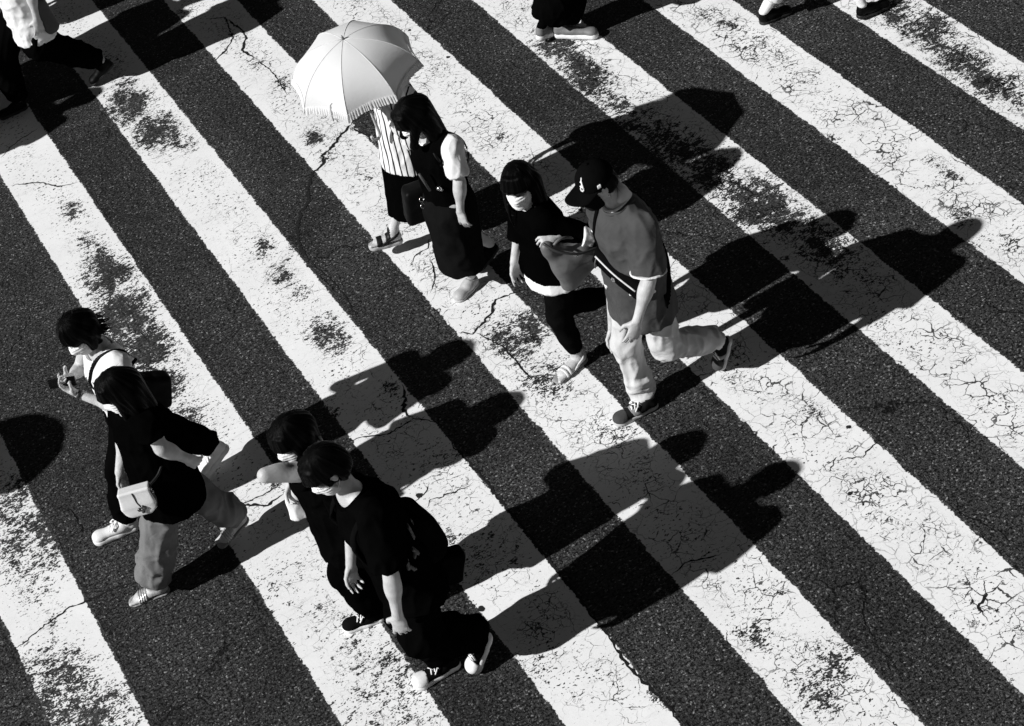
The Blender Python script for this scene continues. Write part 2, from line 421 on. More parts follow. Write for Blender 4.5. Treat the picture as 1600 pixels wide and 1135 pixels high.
class Sculpt:
    """list of round solids, smoothly blended; mesh() grows one closed surface round them"""
    def __init__(s, k=0.02): s.p = []; s.k = k
    def copy(s):
        c = Sculpt(s.k); c.p = list(s.p); return c
    def cone(s, a, b, ra, rb, k=None, sq=None, capa=False, capb=False, op='u'):
        a, b = np.asarray(a, float), np.asarray(b, float); k = s.k if k is None else k
        r = max(ra, rb); lo, hi = np.minimum(a, b) - r, np.maximum(a, b) + r
        ba = b - a; L = np.linalg.norm(ba) + 1e-9
        def f(x, y, z):
            px, py, pz = x - a[0], y - a[1], z - a[2]
            tr = (px * ba[0] + py * ba[1] + pz * ba[2]) / (L * L)
            t = np.clip(tr, 0, 1)
            tc = np.clip(tr, -9 if capa else 0, 9 if capb else 1)
            qx, qy, qz = px - tc * ba[0], py - tc * ba[1], pz - tc * ba[2]
            d2 = qx * qx + qy * qy + qz * qz
            if sq is not None:
                ax, fac = sq
                dp = qx * ax[0] + qy * ax[1] + qz * ax[2]
                d2 = d2 + dp * dp * (1 / (fac * fac) - 1)
            d = np.sqrt(np.maximum(d2, 0)) - (ra + t * (rb - ra))
            if sq is not None: d = d * min(1, (sq[1] + 1) / 2)
            if capb: d = np.maximum(d, (tr - 1) * L)
            if capa: d = np.maximum(d, -tr * L)
            return d
        s.p.append((f, lo, hi, k, op)); return s
    def ell(s, c, r, ax=None, k=None, op='u'):
        c, r = np.asarray(c, float), np.asarray(r, float); k = s.k if k is None else k
        A = np.eye(3) if ax is None else np.array(ax, float)
        R = r.max()
        def f(x, y, z):
            px, py, pz = x - c[0], y - c[1], z - c[2]
            q = [(px * A[i][0] + py * A[i][1] + pz * A[i][2]) / r[i] for i in range(3)]
            k0 = np.sqrt(q[0] ** 2 + q[1] ** 2 + q[2] ** 2)
            k1 = np.sqrt((q[0] / r[0]) ** 2 + (q[1] / r[1]) ** 2 + (q[2] / r[2]) ** 2) + 1e-6
            return k0 * (k0 - 1) / k1
        s.p.append((f, c - R, c + R, k, op)); return s
    def box(s, c, half, ax=None, rad=0.01, k=None, op='u', taper=0.0):
        c = np.asarray(c, float); hb = np.asarray(half, float); k = s.k if k is None else k
        A = np.eye(3) if ax is None else np.array(ax, float)
        R = np.linalg.norm(hb) + rad
        def f(x, y, z):
            px, py, pz = x - c[0], y - c[1], z - c[2]
            q = [px * A[i][0] + py * A[i][1] + pz * A[i][2] for i in range(3)]
            sc = 1 - taper * np.clip(q[2] / hb[2], -1, 1)
            q = [np.abs(q[0] / sc) - (hb[0] - rad), np.abs(q[1] / sc) - (hb[1] - rad), np.abs(q[2]) - (hb[2] - rad)]
            return np.sqrt(np.maximum(q[0], 0) ** 2 + np.maximum(q[1], 0) ** 2 + np.maximum(q[2], 0) ** 2) + np.minimum(np.maximum(np.maximum(q[0], q[1]), q[2]), 0) - rad
        s.p.append((f, c - R, c + R, k, op)); return s
    def clip(s, p, n):
        s.p.append((np.asarray(p, float), nrm(n), None, None, 'c')); return s
    def mesh(s, name, mat, parent, h=0.008, grow=0.0, clips=(), fold=None, bounds=None, smooth_it=1, inter=None):
        us = [q for q in s.p if q[4] == 'u']
        pad = 0.02 + grow
        lo = np.min([q[1] for q in us], 0) - pad; hi = np.max([q[2] for q in us], 0) + pad
        if bounds is not None: lo, hi = np.maximum(lo, bounds[0]), np.minimum(hi, bounds[1])
        n = np.maximum(np.ceil((hi - lo) / h).astype(int) + 1, 4)
        ax = [(lo[i] + h * np.arange(n[i])).astype(np.float32) for i in range(3)]
        F = np.full(n, 0.06, np.float32)
        cl = [q for q in s.p if q[4] == 'c'] + [(np.asarray(p, float), nrm(nn), None, None, 'c') for p, nn in clips]
        for f, l, u, k, op in [q for q in s.p if q[4] != 'c']:
            m = 0.055
            i0 = np.clip(np.floor((l - m - lo) / h).astype(int), 0, n); i1 = np.clip(np.ceil((u + m - lo) / h).astype(int) + 1, 0, n)
            if (i1 <= i0).any(): continue
            sl = tuple(slice(i0[j], i1[j]) for j in range(3))
            d = f(ax[0][sl[0]][:, None, None], ax[1][sl[1]][None, :, None], ax[2][sl[2]][None, None, :]).astype(np.float32)
            A = F[sl]
            if op == 'u':
                if k > 0:
                    hh = np.maximum(k - np.abs(A - d), 0) / k
                    F[sl] = np.minimum(A, d) - hh * hh * k * 0.25
                else: F[sl] = np.minimum(A, d)
            elif op == 's':
                d = -d
                hh = np.maximum(k - np.abs(A - d), 0) / max(k, 1e-6)
                F[sl] = np.maximum(A, d) + hh * hh * k * 0.25
        F -= grow
        if inter is not None:
            for f, l, u, k, op in inter.p: F = np.maximum(F, f(ax[0][:, None, None], ax[1][None, :, None], ax[2][None, None, :]).astype(np.float32))
        for p, nn, _, _, _ in cl:
            F = np.maximum(F, (ax[0] - p[0])[:, None, None] * nn[0] + (ax[1] - p[1])[None, :, None] * nn[1] + (ax[2] - p[2])[None, None, :] * nn[2]).astype(np.float32)
        F[0], F[-1] = np.maximum(F[0], .001), np.maximum(F[-1], .001)
        F[:, 0], F[:, -1] = np.maximum(F[:, 0], .001), np.maximum(F[:, -1], .001)
        F[:, :, 0], F[:, :, -1] = np.maximum(F[:, :, 0], .001), np.maximum(F[:, :, -1], .001)
        ins = F < 0
        c = np.zeros(np.array(n) - 1, np.int8)
        for dx in (0, 1):
            for dy in (0, 1):
                for dz in (0, 1):
                    c += ins[dx:n[0] - 1 + dx, dy:n[1] - 1 + dy, dz:n[2] - 1 + dz]
        cells = np.argwhere((c > 0) & (c < 8))
        if len(cells) == 0: return None
        ids = np.full(c.shape, -1, np.int32); ids[tuple(cells.T)] = np.arange(len(cells))
        cor = {}
        for dx in (0, 1):
            for dy in (0, 1):
                for dz in (0, 1): cor[(dx, dy, dz)] = F[cells[:, 0] + dx, cells[:, 1] + dy, cells[:, 2] + dz].astype(float)
        acc = np.zeros((len(cells), 3)); cnt = np.zeros(len(cells))
        ks = list(cor)
        for a in ks:
            for j in range(3):
                if a[j] == 0:
                    b = list(a); b[j] = 1; b = tuple(b)
                    va, vb = cor[a], cor[b]; mk = (va < 0) != (vb < 0)
                    t = np.where(mk, va / np.where(np.abs(va - vb) < 1e-12, 1e-12, va - vb), 0)
                    pt = np.array(a, float)[None, :].repeat(len(cells), 0); pt[:, j] += t
                    acc += pt * mk[:, None]; cnt += mk
        vs = lo + h * (cells + acc / np.maximum(cnt, 1)[:, None])
        faces = []
        for j in range(3):
            j1, j2 = (j + 1) % 3, (j + 2) % 3
            s0 = [slice(None)] * 3; s1 = [slice(None)] * 3; s0[j] = slice(0, -1); s1[j] = slice(1, None)
            e = np.argwhere(ins[tuple(s0)] != ins[tuple(s1)])
            e = e[(e[:, j1] > 0) & (e[:, j2] > 0) & (e[:, j1] < n[j1] - 1) & (e[:, j2] < n[j2] - 1)]
            if not len(e): continue
            neg = ins[tuple(s0)][tuple(e.T)]
            def cid(o1, o2):
                q = e.copy(); q[:, j1] -= o1; q[:, j2] -= o2; return ids[tuple(q.T)]
            q = np.stack([cid(1, 1), cid(0, 1), cid(0, 0), cid(1, 0)], 1)
            q[~neg] = q[~neg][:, ::-1]
            faces.append(q)
        faces = np.concatenate(faces)
        faces = faces[(faces >= 0).all(1)]
        # light relaxation
        for _ in range(smooth_it):
            sm = np.zeros_like(vs); ct = np.zeros(len(vs))
            for a in range(4):
                i, k2 = faces[:, a], faces[:, (a + 1) % 4]
                for ax_ in range(3): sm[:, ax_] += np.bincount(i, vs[k2, ax_], len(vs)) + np.bincount(k2, vs[i, ax_], len(vs))
                ct += np.bincount(i, minlength=len(vs)) + np.bincount(k2, minlength=len(vs))
            vs = vs * 0.5 + 0.5 * sm / np.maximum(ct, 1)[:, None]
        if fold is not None:
            e1, e2 = vs[faces[:, 2]] - vs[faces[:, 0]], vs[faces[:, 3]] - vs[faces[:, 1]]
            fn = np.cross(e1, e2); vn = np.zeros_like(vs)
            for a in range(4):
                for ax_ in range(3): vn[:, ax_] += np.bincount(faces[:, a], fn[:, ax_], len(vs))
            vn /= np.linalg.norm(vn, axis=1)[:, None] + 1e-12
            dd = fold(vs)
            for _ in range(2):
                sm = np.zeros(len(vs)); ct = np.zeros(len(vs))
                for a in range(4):
                    i, k2 = faces[:, a], faces[:, (a + 1) % 4]
                    sm += np.bincount(i, dd[k2], len(vs)) + np.bincount(k2, dd[i], len(vs)); ct += np.bincount(i, minlength=len(vs)) + np.bincount(k2, minlength=len(vs))
                dd = .4 * dd + .6 * sm / np.maximum(ct, 1)
            vs = vs + vn * dd[:, None]
        me_v = vs
        off = V(0, 0, 0); p = parent
        while p is not None:
            off = off + np.array(p.location); p = p.parent
        me = bpy.data.meshes.new(name)
        me_v = (vs - off).astype(np.float32)
        me.vertices.add(len(me_v)); me.vertices.foreach_set('co', me_v.ravel())
        me.loops.add(faces.size); me.loops.foreach_set('vertex_index', faces.ravel().astype(np.int32))
        me.polygons.add(len(faces)); me.polygons.foreach_set('loop_start', np.arange(0, faces.size, 4, dtype=np.int32))
        me.polygons.foreach_set('loop_total', np.full(len(faces), 4, np.int32))
        me.polygons.foreach_set('use_smooth', np.ones(len(faces), bool))
        me.update(calc_edges=True)
        me.materials.append(mat)
        o = bpy.data.objects.new(name, me)
        return link(o, parent)

def folds(amp=0.006, freq=(14, 14, 7), seed=0.0, sharp=1.6, z0=None, z1=None, shear=0.0):
    """creases: ridged noise drawn out along the cloth"""
    fr = np.array(freq, float)
    def f(v):
        q = v.copy(); q[:, 0] += shear * v[:, 2]; q[:, 1] += 0.5 * shear * v[:, 2]
        w = vnoise(v * 6 + seed + 11) - 0.5
        n = vnoise(q * fr + seed * 7.3 + w[:, None] * 1.6)
        n2 = vnoise(q * fr * 2.1 + seed * 3.1 + 5)
        r = (1 - np.abs(2 * n - 1)) ** sharp + 0.35 * (1 - np.abs(2 * n2 - 1)) ** sharp
        d = amp * (r - 0.55)
        if z0 is not None: d = d * np.clip((v[:, 2] - z0) / (z1 - z0), 0, 1)
        return d
    return f

def drape(amp=.008, seed=0.0, bunch=.5, zb=.32, vert=1.0):
    """trouser cloth: long folds down the leg, tight bunching towards the ankle and the knee's back"""
    def f(v):
        w = vnoise(v * 5 + seed) - .5
        q = v + w[:, None] * .05
        a = vnoise(q * V(15, 15, 3.2) + seed * 3); b = vnoise((q + V(.5, 0, 0) * q[:, 2:3]) * V(9, 9, 20) + seed * 5)
        c = vnoise((q - V(.6, .3, 0) * q[:, 2:3]) * V(17, 17, 5) + seed)
        rd = lambda n, p=2.4: (1 - np.abs(2 * n - 1)) ** p
        low = np.clip((zb - v[:, 2]) / zb, 0, 1)
        return 1.25 * amp * (vert * (rd(a) - .35) + .8 * (rd(c) - .35) + bunch * (.35 + 2.2 * low) * (rd(b, 1.5) - .45))
    return f

def tube(name, pts, r, mat, parent, seg=8, closed=False, flat=None):
    """swept round (or flattened) cord along points"""
    P = np.array([np.asarray(p, float) for p in pts]); n = len(P)
    T = np.gradient(P, axis=0); T /= np.linalg.norm(T, axis=1)[:, None] + 1e-12
    ref = V(0, 0, 1) if abs(T[:, 2]).mean() < 0.8 else V(0, 1, 0)
    vs = []; rr = np.broadcast_to(np.asarray(r, float), (n,))
    for i in range(n):
        a = nrm(np.cross(T[i], ref)); b = nrm(np.cross(T[i], a))
        fa, fb = (1, 1) if flat is None else flat
        for k in range(seg):
            t = 2 * math.pi * k / seg
            vs.append(P[i] + rr[i] * (fa * math.cos(t) * a + fb * math.sin(t) * b))
    fs = []
    for i in range(n - 1 if not closed else n):
        for k in range(seg):
            i2 = (i + 1) % n
            fs.append((i * seg + k, i * seg + (k + 1) % seg, i2 * seg + (k + 1) % seg, i2 * seg + k))
    if not closed:
        fs.append(tuple(range(seg))[::-1]); fs.append(tuple((n - 1) * seg + k for k in range(seg)))
    return meshobj(name, vs, fs, mat, parent)
def spline(pts, n=8):
    P = [np.asarray(p, float) for p in pts]; P = [2 * P[0] - P[1]] + P + [2 * P[-1] - P[-2]]
    out = []
    for i in range(1, len(P) - 2):
        for k in range(n):
            t = k / n; a, b, c, d = P[i - 1:i + 3]
            out.append(0.5 * (2 * b + (c - a) * t + (2 * a - 5 * b + 4 * c - d) * t * t + (3 * b - a - 3 * c + d) * t ** 3))
    out.append(P[-2]); return out

# ------------------------------------------------------------------ human figures
UP = V(0, 0, 1)
def rot_about(v, ax, ang):
    ax = nrm(ax); v = np.asarray(v, float)
    return v * math.cos(ang) + np.cross(ax, v) * math.sin(ang) + ax * np.dot(ax, v) * (1 - math.cos(ang))

class Head:
    """frame of a head: o centre, f the way the face looks, l to the figure's left, u crown"""
    def __init__(s, o, f, tilt=0.0, pitch=0.0, size=1.0):
        f = nrm(V(f[0], f[1], 0)); l = nrm(np.cross(UP, f))
        f = rot_about(f, l, pitch); u = nrm(np.cross(f, l))
        l, u = rot_about(l, f, tilt), rot_about(u, f, tilt)
        s.o, s.f, s.l, s.u, s.s = np.asarray(o, float), f, l, u, size
    def at(s, f, l, u): return s.o + s.s * (f * s.f + l * s.l + u * s.u)
    @property
    def ax(s): return (s.f, s.l, s.u)

def head_shape(S, H):
    q = H.s
    S.ell(H.at(-.012, 0, .03), q * V(.094, .074, .088), H.ax, .01)
    S.ell(H.at(.022, 0, -.035), q * V(.068, .060, .080), H.ax, .03)          # face and jaw
    S.ell(H.at(.055, 0, -.092), q * V(.026, .026, .022), H.ax, .025)         # chin
    S.ell(H.at(.060, 0, .020), q * V(.026, .052, .020), H.ax, .02)           # brow
    for sd in (1, -1):
        S.ell(H.at(.082, sd * .030, .000), q * V(.016, .017, .012), H.ax, .008, 's')     # eye sockets
        S.ell(H.at(.060, sd * .034, -.030), q * V(.026, .022, .022), H.ax, .02)          # cheeks
        S.ell(H.at(-.008, sd * .074, -.012), q * V(.019, .008, .031), H.ax, .004)        # ears
        S.ell(H.at(-.004, sd * .083, -.010), q * V(.009, .006, .016), H.ax, .003, 's')
    S.cone(H.at(.080, 0, .006), H.at(.101, 0, -.030), .008 * q, .0125 * q, .010)         # nose
    S.ell(H.at(.079, 0, -.062), q * V(.013, .024, .006), H.ax, .006)         # lips
    S.ell(H.at(.078, 0, -.073), q * V(.012, .020, .006), H.ax, .006)

def eyes(H, root):
    em, bm = plain('eye_dark', 0.02, 0.2, spec=0.6), plain('brow_hair', 0.012, 0.7)
    for sd in (1, -1):
        S = Sculpt(0.0).ell(H.at(.074, sd * .031, .000), H.s * V(.008, .015, .0075), H.ax)
        S.mesh('eye', em, root, 0.0028)
        S = Sculpt(.003).cone(H.at(.083, sd * .014, .018), H.at(.072, sd * .050, .021), .0035, .0025)
        S.mesh('eyebrow', bm, root, 0.0028)

def hand_shape(S, wr, d, pn, side, curl=0.5, sc=1.0, thumb_in=0.4, spread=0.12, point=None):
    """palm, four jointed fingers of unequal length and a thumb leaving the side of the palm. pn: way the palm faces; side: +1/-1 for the thumb's side"""
    d = nrm(d); pn = nrm(pn - np.dot(pn, d) * d); t = nrm(np.cross(pn, d)) * side          # towards the thumb
    kn = wr + d * .088 * sc
    S.cone(wr + d * .004, wr + d * .05 * sc, .024 * sc, .034 * sc, .016, (pn, .55))
    S.cone(wr + d * .045 * sc, kn - d * .006, .035 * sc, .037 * sc, .012, (pn, .42))
    lens = (.078, .086, .080, .064)
    for i in range(4):
        off = (.030 - .0205 * i) * sc
        b = kn + t * off - d * (.006 if i in (0, 3) else 0) - pn * .002
        fd = nrm(d + t * spread * (1.2 - .8 * i)); c = curl * (0.85 + .12 * i)
        if point is not None and i == 0: c = point
        L = lens[i] * sc; ang = 0.0; p = b; r = .0088 * sc
        axis = np.cross(fd, pn)
        for sfrac, af in ((.44, .75), (.31, 1.0), (.25, .75)):
            ang += c * af
            dd = rot_about(fd, axis, ang)
            q = p + dd * L * sfrac
            S.cone(p, q, r, r * .92, .004); r *= .9; p = q
    b = wr + d * .028 * sc + t * .026 * sc + pn * .006
    p1 = b + nrm(t * .75 + d * .6 + pn * thumb_in) * .040 * sc
    p2 = p1 + nrm(t * .25 + d * .95 + pn * (thumb_in + curl * .3)) * .030 * sc
    p3 = p2 + nrm(-t * .1 + d * .95 + pn * (thumb_in + curl * .5)) * .024 * sc
    S.cone(b, p1, .015 * sc, .0115 * sc, .012); S.cone(p1, p2, .0112 * sc, .0100 * sc, .004); S.cone(p2, p3, .0100 * sc, .0080 * sc, .004)

def foot_shape(S, heel, toe, upn, ankle, sc=1.0, lift=0.012, side=1):
    """bare foot with five toes, standing lift above the sole line heel-toe"""
    f = nrm(toe - heel); upn = nrm(upn - np.dot(upn, f) * f); l = np.cross(upn, f); L = np.linalg.norm(toe - heel)
    h0, t0 = heel + upn * lift, toe + upn * lift
    S.cone(ankle, h0 + f * .055 + upn * .035, .036 * sc, .034 * sc, .02)
    S.ell(h0 + f * .034 + upn * .026, V(.034, .029, .028) * sc, (f, l, upn), .02)
    S.cone(h0 + f * .06 + upn * .04, h0 + f * (L * .66) + upn * .018, .033 * sc, .036 * sc, .02, (upn, .62))
    S.cone(h0 + f * .04 + upn * .018, h0 + f * (L * .68) + upn * .012, .028 * sc, .042 * sc, .015, (upn, .4))
    for i in range(5):
        off = (.030 - .0155 * i) * side
        b = h0 + f * (L * .70 - .006 * i) + l * off + upn * .011
        tip = h0 + f * (L - .012 - .011 * i - (0 if i else 0.002)) + l * (off * 1.05) + upn * .008
        r = (.0115, .0085, .008, .0078, .0075)[i] * sc
        S.cone(b, tip, r * 1.05, r, .005)

def body_mesh(J, H, root, female=True, hands=None, bare_feet=(), h=0.0062, sc=1.0, bulk=1.0):
    """one continuous figure. J joints; hands: {'L': dict, 'R': dict}; bare_feet: list of foot_shape kwargs"""
    S = Sculpt(.03)
    F = J['fwd']; lft = nrm(np.cross(UP, F))
    b = bulk
    head_shape(S, H)
    S.cone(H.at(-.018, 0, -.045), J['neck'] + UP * .0, .050 * b, .056 * b, .025)
    chest = lerp(J['pel'], J['neck'], .66); waist = lerp(J['pel'], J['neck'], .30)
    fx = nrm(F)
    S.cone(J['neck'] - UP * .01, chest, .085, .135 * b, .04, (fx, .72)); S.cone(chest, waist, .140 * b, .118 * b, .04, (fx, .72))
    S.cone(waist, J['pel'], .118 * b, .150 * b, .04, (fx, .75)); 
    for s_ in 'LR':
        S.cone(J['neck'], J['sh' + s_], .055 * b, .052 * b, .04)
        S.cone(J['sh' + s_], J['el' + s_], .049 * b, .037 * b, .02)
        S.cone(J['el' + s_], J['wr' + s_], .038 * b, .026 * b, .015)
        S.ell(lerp(J['el' + s_], J['wr' + s_], .28), V(.07, .041, .038) * b, _frame(J['wr' + s_] - J['el' + s_]), .03)
        S.cone(J['pel'], J['hip' + s_], .12 * b, .09 * b, .04)
        S.cone(J['hip' + s_], J['kn' + s_], .085 * b, .055 * b, .03)
        S.cone(J['kn' + s_], J['an' + s_], .052 * b, .034 * b, .02)
        S.ell(lerp(J['kn' + s_], J['an' + s_], .3) - fx * .018, V(.11, .05, .05) * b, _frame(J['an' + s_] - J['kn' + s_]), .04)
        hd = dict(hands[s_]) if hands and s_ in hands else dict(d=nrm(J['wr' + s_] - J['el' + s_]), pn=(lft * (-1 if s_ == 'L' else 1)), side=(1 if s_ == 'L' else -1), curl=.35)
        hand_shape(S, J['wr' + s_], hd.pop('d'), hd.pop('pn'), hd.pop('side'), **hd)
    for kw in bare_feet: foot_shape(S, **kw)
    o = S.mesh('body', skin_mat(), root, h)
    return o

def _frame(d):
    d = nrm(d); a = nrm(np.cross(d, V(.3, .9, .1))); return (d, a, np.cross(d, a))

def torso_shape(S, J, prof, F=None, k=.05):
    """prof: (point, half width, half depth) from top to bottom; last one cut flat"""
    fx = nrm(J['fwd'] if F is None else F)
    for i in range(len(prof) - 1):
        (a, wa, da), (b, wb, db) = prof[i], prof[i + 1]
        S.cone(a, b, wa, wb, k, (fx, (da + db) / (wa + wb)), capb=(i == len(prof) - 2))
def sleeve(S, a, b, ra, rb, k=.03): S.cone(a, b, ra, rb, k, capb=True)

def top_shape(J, hem, g=0.016, w=(.10, .175, .17, .185), dp=(.09, .135, .13, .14), sl=(.62, .62), slr=(.068, .075), lean=None, neckcut=True):
    """shirt or blouse: yoke, body down to hem point, sleeves reaching the given share of the arm (1 = elbow, 2 = wrist)"""
    S = Sculpt(.03)
    ne, pe = J['neck'], J['pel']
    c = lerp(pe, ne, .70); wst = lerp(pe, ne, .25)
    torso_shape(S, J, [(ne - UP * .045, w[0], dp[0]), (c, w[1], dp[1]), (wst, w[2], dp[2]), (hem, w[3], dp[3])])
    for i, s_ in enumerate('LR'):
        sh, el, wr = J['sh' + s_], J['el' + s_], J['wr' + s_]
        S.cone(ne - UP * .02, sh, .06, .060 + g * .3, .04)
        t = sl[i]
        if t <= 0: continue
        if t <= 1: sleeve(S, sh, lerp(sh, el, t), slr[0], slr[1])
        else:
            S.cone(sh, el, slr[0], lerp(slr[0], slr[1], .6), .03); sleeve(S, el, lerp(el, wr, t - 1), lerp(slr[0], slr[1], .6), slr[1])
    neck_hole(S, J)
    return S
def neck_hole(S, J, extra=0.0, op='s'):
    a = nrm(UP + J.get('neckt', .42) * J['fwd']); r = J.get('nr', .070) + extra
    return S.cone(J['neck'] - a * .06, J['neck'] + a * .20, r * .86, r * 1.25, .012 if op == 's' else 0, op=op)
def collar(T, J, name, mat, parent, w0=-.01, w1=.014, grow=.004, h=.0055):
    c = J['neck']; 
    return T.mesh(name, mat, parent, h, grow=grow, inter=neck_hole(Sculpt(), J, w1, 'u'), bounds=(c - .2, c + .2), clips=[(J['neck'] - UP * .055, -UP)])

def leg_shape(S, pts, k=.03, sq=None):
    for i in range(len(pts) - 1):
        S.cone(pts[i][0], pts[i + 1][0], pts[i][1], pts[i + 1][1], k, sq, capb=(i == len(pts) - 2))
def trousers_shape(J, legs, waist_up=.12, hipw=.165, hipd=.125):
    S = Sculpt(.04); fx = J['fwd']
    S.cone(J['pel'] + UP * waist_up, J['pel'] - UP * .06, hipw * .88, hipw, .05, (fx, hipd / hipw), capa=True)
    for s_ in 'LR': leg_shape(S, [(J['hip' + s_] + UP * .02, .10)] + legs[s_])
    return S

def hair_shape(H, vol=1.0, drop=(), fringe=None, face=(.125, -.045), facer=(.082, .066, .085)):
    S = Sculpt(.02); q = H.s * vol
    S.ell(H.at(-.016, 0, .034), q * V(.110, .090, .100), H.ax)
    S.ell(H.at(-.045, 0, -.01), q * V(.082, .084, .088), H.ax)
    fh = nrm(H.f * V(1, 1, 0))
    for a, b, ra, rb in drop:          # falling hair hangs straight down whatever the head's tilt
        p = H.at(*a); e = p + H.s * ((b[0] - a[0]) * fh + (b[1] - a[1]) * H.l + (b[2] - a[2]) * UP)
        S.cone(p, e, ra, rb, .03)
    S.ell(H.at(face[0], 0, face[1]), V(*facer) * H.s, H.ax, .012, 's')
    if fringe is not None:
        rs = np.random.RandomState(5)
        for i in range(9):
            l = -.062 + .0155 * i; e = fringe + rs.uniform(-.012, .012)
            f0, f1 = .062 - 4 * l * l, .098 - 8 * l * l
            S.cone(H.at(f0, l * .8, .085), H.at(f1, l, .035), .022, .016, .012); S.cone(H.at(f1, l, .035), H.at(f1 - .004, l + rs.uniform(-.006, .006), e), .016, .005, .008)
    return S
def hair_coords(H, v):
    q = v - H.at(-.03, 0, .06)
    a, b, c = q @ H.f, q @ H.l, q @ H.u
    th = np.arctan2(b, a); el = np.sqrt(a * a + b * b)
    drop = np.where(c > 0, el, .10 + (-c))
    return th, drop
def strands(H, amp=.006, n=11.0, seed=0):
    def f(v):
        th, dr = hair_coords(H, v)
        q = np.stack([np.cos(th) * n, np.sin(th) * n, dr * 6 + seed], 1)
        r = vnoise(q) - .5 + .6 * (vnoise(q * V(2.3, 2.3, 1.5) + 7) - .5)
        return amp * 1.6 * r * np.clip(dr / .05, .15, 1)
    return f
def hair_mesh(S, H, root, name='hair', amp=.006, n=11.0, h=.0055, seed=0, clips=()):
    o = S.mesh(name, hair_mat(), root, h, fold=strands(H, amp, n, seed), clips=clips)
    k = len(o.data.vertices); co = np.zeros(k * 3, np.float32); o.data.vertices.foreach_get('co', co)
    off = V(0, 0, 0); p = root
    while p is not None: off = off + np.array(p.location); p = p.parent
    th, dr = hair_coords(H, co.reshape(-1, 3) + off)
    # loose strands that break the outline
    rs = np.random.RandomState(k % 1000); vn = np.zeros(k * 3, np.float32); o.data.vertices.foreach_get('normal', vn)
    P, N = co.reshape(-1, 3).astype(float) + off, vn.reshape(-1, 3).astype(float); vs, fs = [], []
    for i in rs.randint(0, k, 170):
        if N[i] @ H.f > .75 and (P[i] - H.o) @ H.u < .05: continue
        dn = -UP - N[i] * (-UP @ N[i]); dn = nrm(dn + N[i] * rs.uniform(.05, .4) + rs.normal(0, .25, 3)); L = rs.uniform(.02, .06)
        sd = nrm(np.cross(dn, N[i])) * .0011; b0 = len(vs)
        for j in range(4):
            t = j / 3; c = P[i] - N[i] * .002 + dn * L * t - UP * .012 * t * t; w = sd * (1 - .9 * t); vs += [c - w, c + w]
        fs += [(b0 + 2 * j, b0 + 2 * j + 1, b0 + 2 * j + 3, b0 + 2 * j + 2) for j in range(3)]
    meshobj('loose_strands', vs, fs, hair_mat(), o)['kind'] = 'stuff'
    at = o.data.attributes.new('strand', 'FLOAT_VECTOR', 'POINT')
    at.data.foreach_set('vector', np.stack([np.cos(th) * 34, np.sin(th) * 34, dr * 10], 1).astype(np.float32).ravel())
    return o

def locks(name, H, root, ends, r=.006):
    """tapering loose locks of hair; ends: lists of head-frame points"""
    for k, pts in enumerate(ends):
        P = spline([H.at(*p) for p in pts], 5); n = len(P)
        tube(name, P, [r * (1 - .85 * i / (n - 1)) for i in range(n)], hair_mat(), root, 6)

def mask_mesh(H, mat, root, loops=True, h=0.004):
    S = Sculpt(.012); q = H.s
    S.ell(H.at(.028, 0, -.045), q * V(.081, .072, .088), H.ax)
    S.cone(H.at(.086, 0, -.012), H.at(.104, 0, -.040), .018 * q, .022 * q, .025)
    S.ell(H.at(.060, 0, -.095), q * V(.038, .042, .031), H.ax, .03)
    cl = [(H.at(.09, 0, -.014), nrm(H.u * 1 + H.f * .10)), (H.at(.030, 0, -.05), -nrm(H.f * 1 - H.u * .15)), (H.at(0, 0, -.120), -H.u)]
    pl = H
    def pleat(v):
        z = (v - pl.o) @ pl.u
        return 0.0026 * np.sin(z * 2 * math.pi / .019)
    o = S.mesh('face_mask', mat, root, h, clips=cl, fold=pleat)
    if loops:
        for sd in (1, -1):
            for u0, u1 in ((-.020, .012), (-.092, -.040)):
                tube('ear_loop', spline([H.at(.036, sd * .060, u0), H.at(.015, sd * .076, lerp(u0, u1, .5)), H.at(-.014, sd * .084, u1)], 4), .0018, mat, o, 5)
    return o

